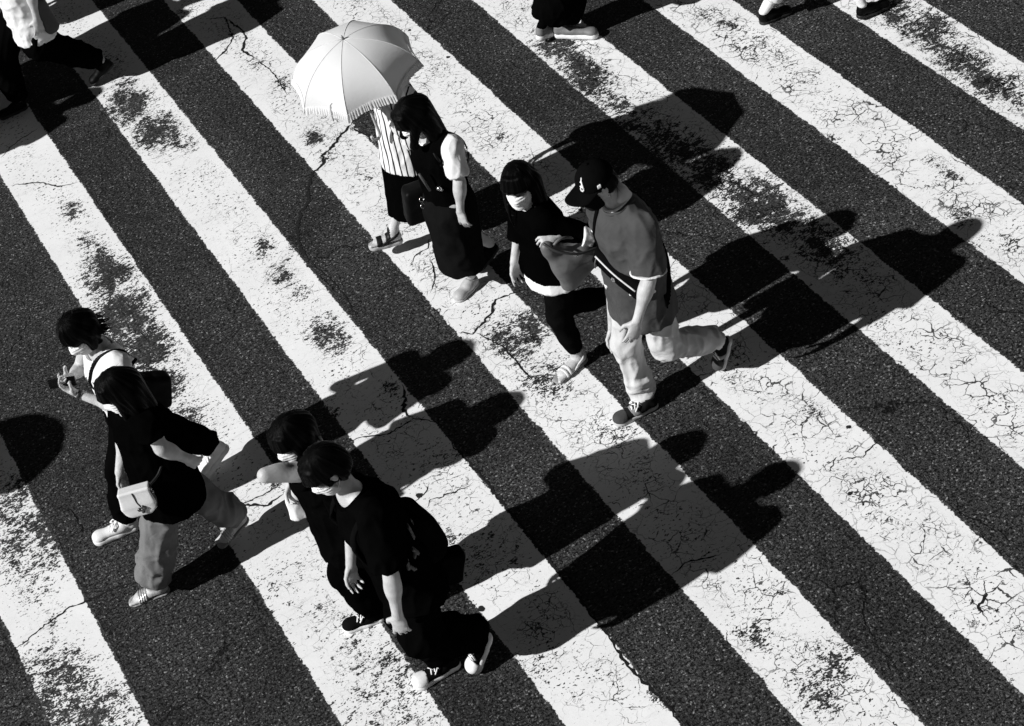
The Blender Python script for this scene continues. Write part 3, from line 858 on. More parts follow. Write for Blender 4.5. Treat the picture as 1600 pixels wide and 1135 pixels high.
# footwear
def shoe(root, heel, toe, upn, ankle, upper, solem, lacem=None, width=.046, sole_h=.026, collar=.075, toecap=None, tongue=True, stripe_m=None, name='shoe', leg=None):
    f = nrm(toe - heel); upn = nrm(upn - np.dot(upn, f) * f); l = np.cross(upn, f); L = np.linalg.norm(toe - heel); ax = (f, l, upn)
    P = lambda a, b, c: heel + f * a + l * b + upn * c
    S = Sculpt(.02)
    S.cone(P(.045, 0, sole_h + .018), P(L * .45, 0, sole_h + .022), .034, .037, .02, (upn, .9))
    S.cone(P(L * .40, 0, sole_h + .018), P(L - .048, 0, sole_h + .006), .040, .036, .02, (upn, .78))
    S.ell(P(L - .05, 0, sole_h + .006), V(.044, width * .92, .030), ax, .02)
    S.cone(P(.040, 0, sole_h + .01), P(.045, 0, sole_h + collar), .032, .034, .015, capb=True)
    S.cone(P(.10, 0, sole_h + .02), P(.07, 0, sole_h + collar * .98), .034, .030, .02, capb=True)
    S.clip(P(0, 0, sole_h - .004), -upn)
    o = S.mesh(name, upper, root, .0065)
    T = Sculpt(.015)
    T.cone(P(.042, 0, sole_h * .5), P(L * .45, 0, sole_h * .5), .036, .038, .02)
    T.cone(P(L * .45, 0, sole_h * .5), P(L - width, 0, sole_h * .5), .038, width, .02)
    T.clip(P(0, 0, sole_h), upn); T.clip(P(0, 0, .001), -upn)
    T.mesh('sole', solem, o, .0065)
    if toecap is not None:
        S.mesh('toe_cap', toecap, o, .006, grow=.003, clips=[(P(L - .065, 0, 0), -nrm(f * 1 + upn * .35))])
    if stripe_m is not None:
        S.mesh('side_panel', stripe_m, o, .0055, grow=.0025, clips=[(P(L * .36, 0, 0), -nrm(f - upn * .5)), (P(L * .52, 0, 0), nrm(f - upn * .5)), (P(0, 0, sole_h + .045), upn)])
    if lacem is not None:
        for i in range(4):
            a = L * .42 + .022 * i; hh = sole_h + .064 - .0085 * i - .004 * (i > 2)
            tube('lace', spline([P(a - .012, .026, hh - .014), P(a, 0, hh), P(a + .012, -.026, hh - .014)], 3), .0042, lacem, o, 6, flat=(1, .7))
            tube('lace', spline([P(a - .012, -.026, hh - .014), P(a, 0, hh + .002), P(a + .012, .026, hh - .014)], 3), .0042, lacem, o, 6, flat=(1, .7))
        for sd in (1, -1):
            tube('lace_bow', spline([P(L * .40, 0, sole_h + .068), P(L * .40 + .02, sd * .030, sole_h + .066), P(L * .40 + .045, sd * .042, sole_h + .040), P(L * .40 + .03, sd * .03, sole_h + .05)], 4), .0038, lacem, o, 6)
    return o
def sandal(root, heel, toe, upn, mat_sole, mat_strap, platform=.018, straps=((.62, .035),), ankle_strap=None, side=1, ankle=None, name='sandal', sc=1.0):
    f = nrm(toe - heel); upn = nrm(upn - np.dot(upn, f) * f); l = np.cross(upn, f); L = np.linalg.norm(toe - heel)
    P = lambda a, b, c: heel + f * a + l * b + upn * c
    T = Sculpt(.015)
    T.cone(P(.034, 0, platform * .5), P(L * .5, 0, platform * .5), .036, .039, .02)
    T.cone(P(L * .5, 0, platform * .5), P(L - .044, 0, platform * .5), .039, .046, .02)
    T.clip(P(0, 0, platform - .004), upn); T.clip(P(0, 0, .001), -upn)
    o = T.mesh(name, mat_sole, root, .006)
    # straps: bands cut from the foot's own shape, a little larger
    F = Sculpt(.02); foot_shape(F, heel=heel, toe=toe, upn=upn, ankle=ankle if ankle is not None else P(.05, 0, .1), lift=platform - .004, side=side)
    for c, w in straps:
        dd = nrm(f + upn * .15)
        F.mesh('strap', mat_strap, o, .005, grow=.005, clips=[(P(L * c - w / 2, 0, .02), -dd), (P(L * c + w / 2, 0, .02), dd), (P(0, 0, platform * .6), -upn)])
    if ankle_strap is not None:
        F.mesh('ankle_strap', mat_strap, o, .005, grow=.006, clips=[(P(0, 0, ankle_strap), -nrm(upn + f * .5)), (P(0, 0, ankle_strap + .022), nrm(upn + f * .5))])
    return o
def band(S, name, mat, parent, p, n, w, grow=.004, h=.006, extra=()):
    """a strip of the garment's own surface, between two planes"""
    n = nrm(n); p = np.asarray(p, float)
    return S.mesh(name, mat, parent, h, grow=grow, clips=[(p - n * w / 2, -n), (p + n * w / 2, n)] + list(extra))

# ------------------------------------------------------------------ the walkers
FW = V(-1, 0, 0)                       # most of them walk towards the sun
def joints(yb, fwd=FW, **d):
    J = {}
    for k, v in d.items():
        J[k] = Py(v[0], v[1], yb + v[2]) if v[0] >= 20 else V(*v)
    J['fwd'] = fwd
    return J
def patch(S, name, mat, parent, c, a, b, ha, hb, n, grow=.004, h=.005):
    a, b, n = nrm(a), nrm(b), nrm(n); c = np.asarray(c, float); R = max(ha, hb) * 1.6 + .10
    return S.mesh(name, mat, parent, h, grow=grow, bounds=(c - R, c + R),
                  clips=[(c - a * ha, -a), (c + a * ha, a), (c - b * hb, -b), (c + b * hb, b), (c - n * .09, -n)])

BLACK = cloth('black_cotton', 0.0020); BLACK2 = cloth('black_knit', 0.0014, weave=500); DENIM = cloth('dark_denim', 0.007)
WHITE = cloth('white_cotton', 0.78, var=.04); GREYT = cloth('grey_jersey', 0.054, weave=1200); PALE = cloth('pale_chino', 0.55, var=.05)
GREYW = cloth('grey_wide_trousers', 0.15, var=.08); MASKW = cloth('mask_white', 0.80, var=.03); MASKB = cloth('mask_black', 0.008)
BLEATHER = plain('black_leather', 0.003, 0.5, spec=.08, bump=.3); WLEATHER = plain('white_leather', 0.74, 0.45, bump=.12, var=.05); GLEATHER = plain('grey_leather', 0.12, 0.5, bump=.25, var=.1)
RUBW = plain('white_rubber', 0.72, 0.6, var=.08); RUBG = plain('grey_rubber', 0.48, 0.7); RUBB = plain('black_rubber', 0.012, 0.6)
STEEL = plain('steel', 0.6, 0.25, 1.0, bump=.05); LACE = cloth('lace_white', 0.80, var=.05); GREYS = cloth('grey_suede', 0.22)
NYLON = cloth('black_nylon', 0.004, rough=.55, wrinkle=.4); CANVASB = cloth('black_canvas', 0.004)
HAIR = hair_mat()

# ---- man in cap -----------------------------------------------------------------------------------
def man_in_cap():
    yb = 7.15
    J = joints(yb, neck=(967, 315, 0), pel=(3.19, 7.15, .92), shL=(1006, 354, -.19), shR=(3.15, 7.33, 1.42), elL=(1014, 436, -.26), wrL=(996, 500, -.28),
               elR=(3.20, 7.42, 1.13), wrR=(957, 512, .24), hipL=(3.20, 7.06, .86), hipR=(3.18, 7.24, .86), knR=(3.045, 7.20, .47), anR=(3.065, 7.155, .10),
               knL=(3.235, 7.07, .43), anL=(3.60, 7.10, .235))
    r = thing('person', (3.2, 7.15, 0), 'person in black cap, black face mask, grey t-shirt and pale trousers, striding', 'person', 'people crossing the street')
    H = Head(Py(930, 288, 7.15), V(-1, -.10, 0), 0.05, 0.22)
    body_mesh(J, H, r, False, hands={'L': dict(d=V(-.45, 0, -.9), pn=V(.2, 1, 0), side=1, curl=.28, sc=1.04), 'R': dict(d=V(-.1, -.05, -1), pn=V(0, -1, 0), side=-1, curl=.3)})
    eyes(H, r)
    hs = hair_shape(H, .93, [((-.07, .04, -.02), (-.065, .03, -.07), .04, .02), ((-.07, -.04, -.02), (-.065, -.03, -.07), .04, .02)])
    hair_mesh(hs, H, r, amp=.004, clips=[(H.at(.03, 0, 0), nrm(H.f * 1.0 - H.u * .2))])
    # cap
    C = Sculpt(.012)
    C.ell(H.at(-.012, 0, .030), V(.112, .096, .112), H.ax); C.clip(H.at(0, 0, .026), -nrm(H.u + .06 * H.f))
    cap = C.mesh('cap', CANVASB, r, .0055)
    vs, fs, na, nr_ = [], [], 24, 8
    for lay in (0, 1):
        for i in range(na + 1):
            for j in range(nr_ + 1):
                a = -1.25 + 2.5 * i / na; t = j / nr_
                ff = lerp(.098 * math.cos(a) - .012, .062 + .128 * math.cos(a * .92), t); ll = lerp(.093 * math.sin(a), .090 * math.sin(a), t)
                vs.append(H.at(ff, ll, .034 - .03 * (ll / .09) ** 2 * (.35 + .65 * t) - .006 * t - lay * .0035))
    w = nr_ + 1; N = (na + 1) * w
    for i in range(na):
        for j in range(nr_):
            q4 = (i * w + j, i * w + j + 1, (i + 1) * w + j + 1, (i + 1) * w + j)
            fs.append(q4); fs.append(tuple(N + k for k in q4[::-1]))
        fs.append((i * w + nr_, N + i * w + nr_, N + (i + 1) * w + nr_, (i + 1) * w + nr_))
    meshobj('brim', vs, fs, CANVASB, cap)
    tube('button', [H.at(-.012, 0, .138), H.at(-.012, 0, .148)], .008, CANVASB, cap, 10)
    def on_cap(a, b):       # a: angle to the left of straight ahead, b: height
        c = math.sqrt(max(0, 1 - ((b - .03) / .112) ** 2)) * 1.05
        return H.at(-.012 + .112 * c * math.cos(a), .096 * c * math.sin(a), b)
    def ring(cx, cy, ra, rb, a0=0, a1=2 * math.pi, n=14): return [on_cap(cx + ra * math.cos(a0 + (a1 - a0) * i / n), cy + rb * math.sin(a0 + (a1 - a0) * i / n)) for i in range(n + 1)]
    em = plain('thread_white', .8, .6)
    tube('emblem', ring(.42, .068, .085, .012), .0045, em, cap, 6)
    tube('emblem', ring(.36, .092, .070, .010, -2.4, 2.2), .0042, em, cap, 6)
    tube('emblem', [on_cap(.53, .070), on_cap(.47, .088), on_cap(.38, .106), on_cap(.36, .118)], .0045, em, cap, 6)
    c0 = on_cap(1.30, .052)
    for da, db, w in ((-.055, 0, .0045), (.0, .0, .004), (.055, 0, .0045)):
        tube('side_emblem', [on_cap(1.30 + da - .02, .044), on_cap(1.30 + da + .02, .062)], w, em, cap, 6)
    mask_mesh(H, MASKB, r, False)
    tube('earring', spline([H.at(-.006, .084, -.042), H.at(-.004, .088, -.052), H.at(-.008, .086, -.064)], 4), .0022, STEEL, r, 6)
    # shirt
    J['nr'] = .078; J['neckt'] = .55
    T = top_shape(J, V(3.185, 7.15, .70), w=(.100, .195, .205, .225), dp=(.090, .145, .160, .190), sl=(.86, .86), slr=(.082, .094))
    U = Sculpt(.03)      # pale undershirt at the neckline
    U.cone(J['neck'] - UP * .08, J['neck'] + UP * .040, .10, .078, .03, (FW, .85))
    U.cone(J['neck'] - UP * .05, J['neck'] + UP * .20 + FW * .1, .050, .065, .01, op='s')
    U.mesh('undershirt', WHITE, r, .006)
    t = T.mesh('t_shirt', GREYT, r, .0075, fold=drape(.0085, 1.0, .25, .1))
    T2 = T
    collar(T, J, 'collar_rib', cloth('grey_rib', .05), t, w1=.026, grow=.004)
    collar(T, J, 'collar_trim', WHITE, t, w1=.010, grow=.008)
    for s_ in 'LR':
        d = nrm(J['el' + s_] - J['sh' + s_]); p = lerp(J['sh' + s_], J['el' + s_], .86)
        SS = Sculpt(.01).cone(J['sh' + s_], p, .082, .094, .01, capb=True)
        SS.mesh('sleeve_trim', WHITE, t, .006, grow=.009, clips=[(p - d * .004, -d), (p + d * .006, d)])
    lap = patch(T2, 'pocket_trim', WHITE, t, Py(1006, 455, 6.97), V(.45, -.9, 0), UP, .062, .010, V(-.8, -.6, 0), .010)
    patch(T2, 'pocket_trim', WHITE, t, Py(952, 441, 7.24), V(-.2, .9, 0), UP, .026, .008, V(-1, .2, 0), .010)
    # trousers
    L = {'R': [(J['knR'] + V(.005, 0, 0), .080), (lerp(J['knR'], J['anR'], .72), .072), (J['anR'] + V(.005, 0, -.015), .066)],
         'L': [(J['knL'] + V(0, 0, .0), .084), (lerp(J['knL'], J['anL'], .6), .074), (lerp(J['knL'], J['anL'], .94), .068)]}
    TR = trousers_shape(J, L, .05, .165, .13)
    tr = TR.mesh('trousers', PALE, r, .0075, fold=drape(.013, 4.0, .7))
    # sneakers
    heel, toe = Pz(1030, 632, 0), Pz(955, 660, 0)
    toe[1] = heel[1] + .03
    for hl, to, up_, an in ((heel, toe, UP, J['anR']), (V(3.675, 7.10, .205), V(3.555, 7.085, .006), V(-.88, 0, -.48) * -1 + 0, J['anL'])):
        if abs(up_[2]) < .9: up_ = np.cross(nrm(to - hl), V(0, 1, 0)) ; up_ = up_ * (1 if np.dot(up_, an - hl) > 0 else -1)
        shoe(r, hl, to, up_, an, cloth('black_mesh', .014), RUBG, LACE, .047, .030, .072, cloth('dark_suede', .05), True, GREYS, 'sneaker')
    # sling bag
    g = thing('sling_bag', Py(970, 415, 7.05) * V(1, 1, 1), 'black sling bag with pale zip worn across the grey t-shirt', 'bag')
    p1, p2 = Py(946, 392, 7.22), Py(1008, 446, 6.965)
    p1[0] -= .045; p2[0] -= .045; p2[1] -= .02
    d = nrm(p2 - p1); n = nrm(np.cross(d, UP)); n = n * (1 if n[0] < 0 else -1); u = np.cross(n, d); u = u * (1 if u[2] > 0 else -1)
    S = Sculpt(.01).box(lerp(p1, p2, .5), (np.linalg.norm(p2 - p1) / 2 + .02, .035, .062), (d, n, u), .024)
    S.ell(lerp(p1, p2, .5) + n * .02, (.13, .03, .052), (d, n, u), .02)
    S.mesh('pouch', NYLON, g, .006, fold=folds(.003, (20, 20, 20), 2))
    q = lambda a, b, c: lerp(p1, p2, a) + u * b + n * c
    tube('zip', spline([q(.02, .030, .040), q(.5, .036, .052), q(.98, .030, .040)], 6), .0055, plain('zip_tape', .62, .5), g, 6)
    tube('zip_pull', spline([q(.06, .028, .046), q(.07, -.01, .050), q(.10, -.052, .048)], 4), .004, plain('zip_pull', .12, .4), g, 6)
    for k in range(5):
        a = k * 2 * math.pi / 5
        tube('badge', [q(.52 + .03 * math.cos(a), -.012 + .011 * math.sin(a), .052), q(.52 + .03 * math.cos(a), -.012 + .011 * math.sin(a), .056)], .006, plain('badge', .22, .5), g, 8)
    ST = T2.copy()
    top = Py(938, 322, 7.22); pn = nrm(np.cross(p1 - top, V(1, .0, .1)))
    ST.mesh('strap', NYLON, g, .006, grow=.013, clips=[(top - pn * .017, -pn), (top + pn * .017, pn), (V(3.10, 7.15, 1.2), V(1, 0, 0)), (p1, V(0, 0, -1))])
    ST.mesh('back_strap', NYLON, g, .007, grow=.011, clips=[(lerp(top, p2, .5) - pn * .017, -nrm(pn + .4 * UP)), (lerp(top, p2, .5) + pn * .017, nrm(pn + .4 * UP)), (V(3.22, 7.15, 1.2), V(-1, 0, 0))])
    return r
man_in_cap()

# ---- woman with grey tote ---------------------------------------------------------------------------
def woman_with_tote():
    yb = 7.72
    J = joints(yb, neck=(832, 318, 0), pel=(2.925, 7.72, .86), shL=(850, 350, -.165), shR=(2.89, 7.885, 1.27), elL=(928, 374, -.26), wrL=(872, 366, -.24),
               elR=(2.90, 7.96, 1.02), wrR=(803, 410, .22), hipL=(2.93, 7.635, .82), hipR=(2.93, 7.805, .82), knL=(2.885, 7.70, .45), anL=(2.935, 7.715, .09),
               knR=(2.96, 7.79, .42), anR=(3.32, 7.81, .27))
    r = thing('person', (2.95, 7.72, 0), 'person in white face mask and black blouse carrying a grey tote on the arm', 'person', 'people crossing the street')
    H = Head(Py(810, 288, 7.72), V(-1, -1.0, 0), 0.05, 0.10, .98)
    heel, toe = Pz(916, 560, 0), Pz(868, 600, 0)
    hr, tr_ = V(3.40, 7.82, .22), V(3.345, 7.80, .012)
    upr = np.cross(nrm(tr_ - hr), V(0, 1, 0)); upr = upr * (1 if np.dot(upr, J['anR'] - hr) > 0 else -1)
    body_mesh(J, H, r, True, hands={'L': dict(d=V(-1, .05, .05), pn=V(0, .5, -.85), side=1, curl=.75, sc=.94), 'R': dict(d=V(-.12, -.05, -1), pn=V(.3, -1, 0), side=-1, curl=.32, sc=.92, spread=.2)},
              bare_feet=[dict(heel=heel, toe=toe, upn=UP, ankle=J['anL'], lift=.016, side=1), dict(heel=hr, toe=tr_, upn=upr, ankle=J['anR'], lift=.016, side=-1)], bulk=.9)
    eyes(H, r)
    hs = hair_shape(H, 1.0, [((-.05, .06, -.02), (-.04, .085, -.22), .06, .045), ((-.05, -.06, -.02), (-.05, -.085, -.22), .06, .05), ((-.08, 0, 0), (-.10, 0, -.25), .07, .06),
                             ((.005, .078, -.02), (.015, .090, -.17), .026, .020), ((.005, -.078, -.02), (.01, -.090, -.16), .024, .02)], face=(.128, -.055), facer=(.088, .070, .085), fringe=-.002)
    hair_mesh(hs, H, r)
    locks('lock', H, r, [[(.05, .08, -.12), (.09, .085, -.2), (.10, .07, -.3)], [(.05, .07, -.12), (.085, .065, -.22), (.11, .06, -.31)], [(.05, -.08, -.10), (.07, -.09, -.2), (.075, -.085, -.27)]], .013)
    mask_mesh(H, MASKW, r)
    J['nr'] = .074
    hem = V(2.925, 7.72, .815)
    T = top_shape(J, hem, w=(.10, .165, .165, .205), dp=(.09, .125, .13, .165), sl=(1.12, 1.45), slr=(.075, .066))
    t = T.mesh('blouse', BLACK2, r, .0075, fold=folds(.009, (9, 9, 4), 2.0))
    W = Sculpt(.03)
    W.cone(V(2.925, 7.72, .86), V(2.915, 7.715, .735), .180, .198, .03, (FW, .80), capb=True)
    W.mesh('shirt_tail', WHITE, r, .0065, fold=folds(.016, (13, 13, 3), 5.0, 1.2))
    p = lerp(J['elL'], J['wrL'], .30); d = nrm(J['wrL'] - J['elL'])
    Sculpt(.01).cone(p - d * .035, p + d * .035, .070, .074, .01, capa=True, capb=True).mesh('cuff', WHITE, r, .0055, fold=folds(.005, (24, 24, 24), 1))
    L = {'L': [(J['knL'], .075), (lerp(J['knL'], J['anL'], .55), .062), (J['anL'] + UP * .035, .050)], 'R': [(J['knR'], .075), (lerp(J['knR'], J['anR'], .5), .064), (lerp(J['knR'], J['anR'], .93), .050)]}
    trousers_shape(J, L, .05, .150, .115).mesh('trousers', cloth('black_denim', .004), r, .0075, fold=folds(.005, (16, 16, 10), 3.0))
    SS, SL = plain('sandal_sole', .25, .6), plain('strap_pale', .62, .5)
    sandal(r, heel, toe, UP, SS, SL, .020, ((.62, .018), (.72, .018)), .075, 1, J['anL'])
    sandal(r, hr, tr_, upr, SS, SL, .020, ((.62, .018), (.72, .018)), .075, -1, J['anR'])
    # tote bag slung from the forearm
    g = thing('tote_bag', Py(893, 414, 7.45), 'soft grey leather tote hanging from the crook of an arm', 'bag')
    a, b, c, d_ = Py(843, 381, 7.42), Py(943, 394, 7.40), Py(893, 449, 7.42), Py(873, 439, 7.42)
    S = Sculpt(.03)
    S.cone(Py(853, 387, 7.46), Py(891, 437, 7.46), .030, .050, .05, (V(0, 1, 0), .8)); S.cone(Py(891, 437, 7.46), Py(931, 397, 7.44), .050, .055, .05, (V(0, 1, 0), .8))
    S.cone(Py(861, 389, 7.46), Py(928, 389, 7.44), .030, .045, .05, (V(0, 1, 0), .7)); S.ell(Py(891, 411, 7.45), (.10, .060, .10), None, .05)
    S.cone(Py(908, 389, 7.44), Py(938, 401, 7.42), .05, .04, .05)
    S.mesh('pouch', GLEATHER, g, .007, fold=folds(.010, (7, 7, 7), 8.0, 1.2))
    tube('rim', spline([Py(849, 381, 7.43), Py(871, 393, 7.37), Py(903, 397, 7.34), Py(935, 387, 7.36)], 6), .008, plain('dark_trim', .03, .5), g, 8)
    tube('handle', spline([Py(861, 389, 7.42), Py(875, 374, 7.42), Py(895, 372, 7.44), Py(918, 381, 7.46)], 6), .009, GLEATHER, g, 8)
    tube('clasp', [Py(896, 397, 7.36), Py(902, 399, 7.36)], .011, STEEL, g, 8)
    return r
woman_with_tote()

# ---- woman looking at her phone ---------------------------------------------------------------------
def woman_with_phone():
    yb = 8.36
    ph = Py(97, 598, 8.36)
    J = joints(yb, neck=(158, 548, 0), pel=(.43, 8.36, .86), shL=(.49, 8.195, 1.255), shR=(.42, 8.525, 1.26), elL=(.40, 8.11, 1.01), wrL=(122, 616, -.07),
               elR=(.30, 8.60, 1.03), wrR=(112, 590, .07), hipL=(.43, 8.275, .82), hipR=(.43, 8.445, .82), knL=(.24, 8.30, .47), anL=(.135, 8.315, .10),
               knR=(.60, 8.44, .45), anR=(.80, 8.43, .17))
    r = thing('person', (.42, 8.36, 0), 'person in white top and white face mask looking down at a phone', 'person', 'people crossing the street')
    H = Head(Py(121, 520, 8.36), V(-1, -.35, 0), .05, .55, .97)
    body_mesh(J, H, r, True, bulk=.9, hands={'L': dict(d=ph - J['wrL'] + V(-.03, 0, .02), pn=V(0, .35, .9), side=1, curl=.55, sc=.93, thumb_in=.9), 'R': dict(d=ph - J['wrR'] + V(-.02, -.02, .02), pn=V(-.1, -.6, .7), side=-1, curl=.5, sc=.93, thumb_in=.9)})
    eyes(H, r)
    hs = hair_shape(H, 1.03, [((-.03, .075, 0), (-.02, .085, -.105), .045, .022), ((-.03, -.075, 0), (-.02, -.085, -.105), .045, .022), ((-.08, 0, .0), (-.085, 0, -.12), .07, .04),
                              ((-.075, .05, 0), (-.08, .065, -.12), .05, .025), ((-.075, -.05, 0), (-.08, -.065, -.12), .05, .025)], face=(.130, -.050), facer=(.085, .066, .090))
    hair_mesh(hs, H, r, amp=.009, n=8)
    rs = np.random.RandomState(2)
    locks('lock', H, r, [[(-.06 + .05 * math.cos(a), .085 * math.sin(a), -.05), (-.075 + .05 * math.cos(a) - .01 * rs.rand(), .095 * math.sin(a), -.09), (-.085 + .06 * math.cos(a) - .025 * rs.rand(), .108 * math.sin(a) + .012 * rs.normal(), -.10 - .03 * rs.rand())] for a in np.linspace(.9, 5.4, 30) + rs.normal(0, .05, 30)], .008)
    mask_mesh(H, MASKW, r)
    J['nr'] = .085
    T = top_shape(J, V(.43, 8.36, .80), w=(.095, .160, .150, .170), dp=(.085, .120, .115, .130), sl=(.22, .22), slr=(.062, .066))
    t = T.mesh('top', WHITE, r, .007, fold=drape(.005, 7, .4, .1))
    collar(T, J, 'neck_binding', WHITE, t, w1=.010, grow=.004)
    L = {'L': [(J['knL'], .090), (lerp(J['knL'], J['anL'], .6), .082), (J['anL'] + UP * .03, .075)], 'R': [(J['knR'], .090), (lerp(J['knR'], J['anR'], .55), .082), (lerp(J['knR'], J['anR'], .90), .075)]}
    trousers_shape(J, L, .10, .165, .13).mesh('trousers', BLACK, r, .0075, fold=drape(.009, 2))
    heel, toe = Pz(222, 822, 0), Pz(147, 850, 0)
    hr, tr_ = V(.885, 8.43, .115), V(.655, 8.41, .004)
    shoe(r, heel, toe, UP, J['anL'], WLEATHER, RUBW, LACE, .050, .038, .080, None, name='sneaker')
    up_ = np.cross(nrm(tr_ - hr), V(0, 1, 0)); shoe(r, hr, tr_, up_ * (1 if up_[2] > 0 else -1), J['anR'], WLEATHER, RUBW, LACE, .050, .038, .080, None, name='sneaker')
    Sk = Sculpt(.01).cone(J['anL'] - UP * .02, J['anL'] + UP * .09, .043, .047, .01, capb=True)
    Sk.mesh('sock', WHITE, r, .006, fold=folds(.003, (12, 12, 40), 1))
    wd = nrm(J['wrL'] - J['elL'])
    Sculpt(.005).cone(J['wrL'] - wd * .02, J['wrL'] - wd * .002, .036, .036, .0, capa=True, capb=True).mesh('wristband', plain('band_dark', .02, .4), r, .004)
    # phone
    g = thing('phone', ph, 'dark phone held low in both hands by the person in white', 'phone')
    d = nrm(V(-.93, .10, .32)); n = nrm(V(.35, -.10, .93)); n = nrm(n - np.dot(n, d) * d); l = np.cross(n, d)
    Sculpt(.0).box(ph, (.078, .038, .006), (d, l, n), .005).mesh('case', plain('phone_black', .006, .3, spec=.3), g, .0035)
    c = ph + n * .0066
    meshobj('screen', [c + d * .071 * a + l * .033 * b for a, b in ((-1, -1), (1, -1), (1, 1), (-1, 1))], [(0, 1, 2, 3)], plain('phone_glass', .01, .08, spec=.5, bump=0), g, False)
    # black shoulder bag behind her back
    b = thing('shoulder_bag', Py(235, 605, 8.22), 'black shoulder bag slung behind the person with the phone', 'bag')
    bc = Py(232, 603, 8.20)
    S = Sculpt(.03)
    S.box(bc + V(-.02, 0, -.02), (.135, .055, .105), (nrm(V(1, .05, -.55)), V(0, 1, 0), nrm(V(.55, 0, 1))), .03, taper=.12)
    S.mesh('pouch', BLEATHER, b, .007, fold=folds(.006, (10, 10, 10), 4))
    ST = T.copy(); sp = J['shL'] + V(0, .055, 0)
    pn = nrm(V(.25, 1, .1))
    ST.mesh('strap', BLEATHER, b, .0055, grow=.010, clips=[(sp - pn * .009, -pn), (sp + pn * .009, pn), (sp - UP * .17, -UP)])
    tube('strap_end', spline([sp + V(.10, -.01, -.06), bc + V(-.06, .0, .16), bc + V(.0, 0, .08)], 5), .010, BLEATHER, b, 8)
    return r
woman_with_phone()

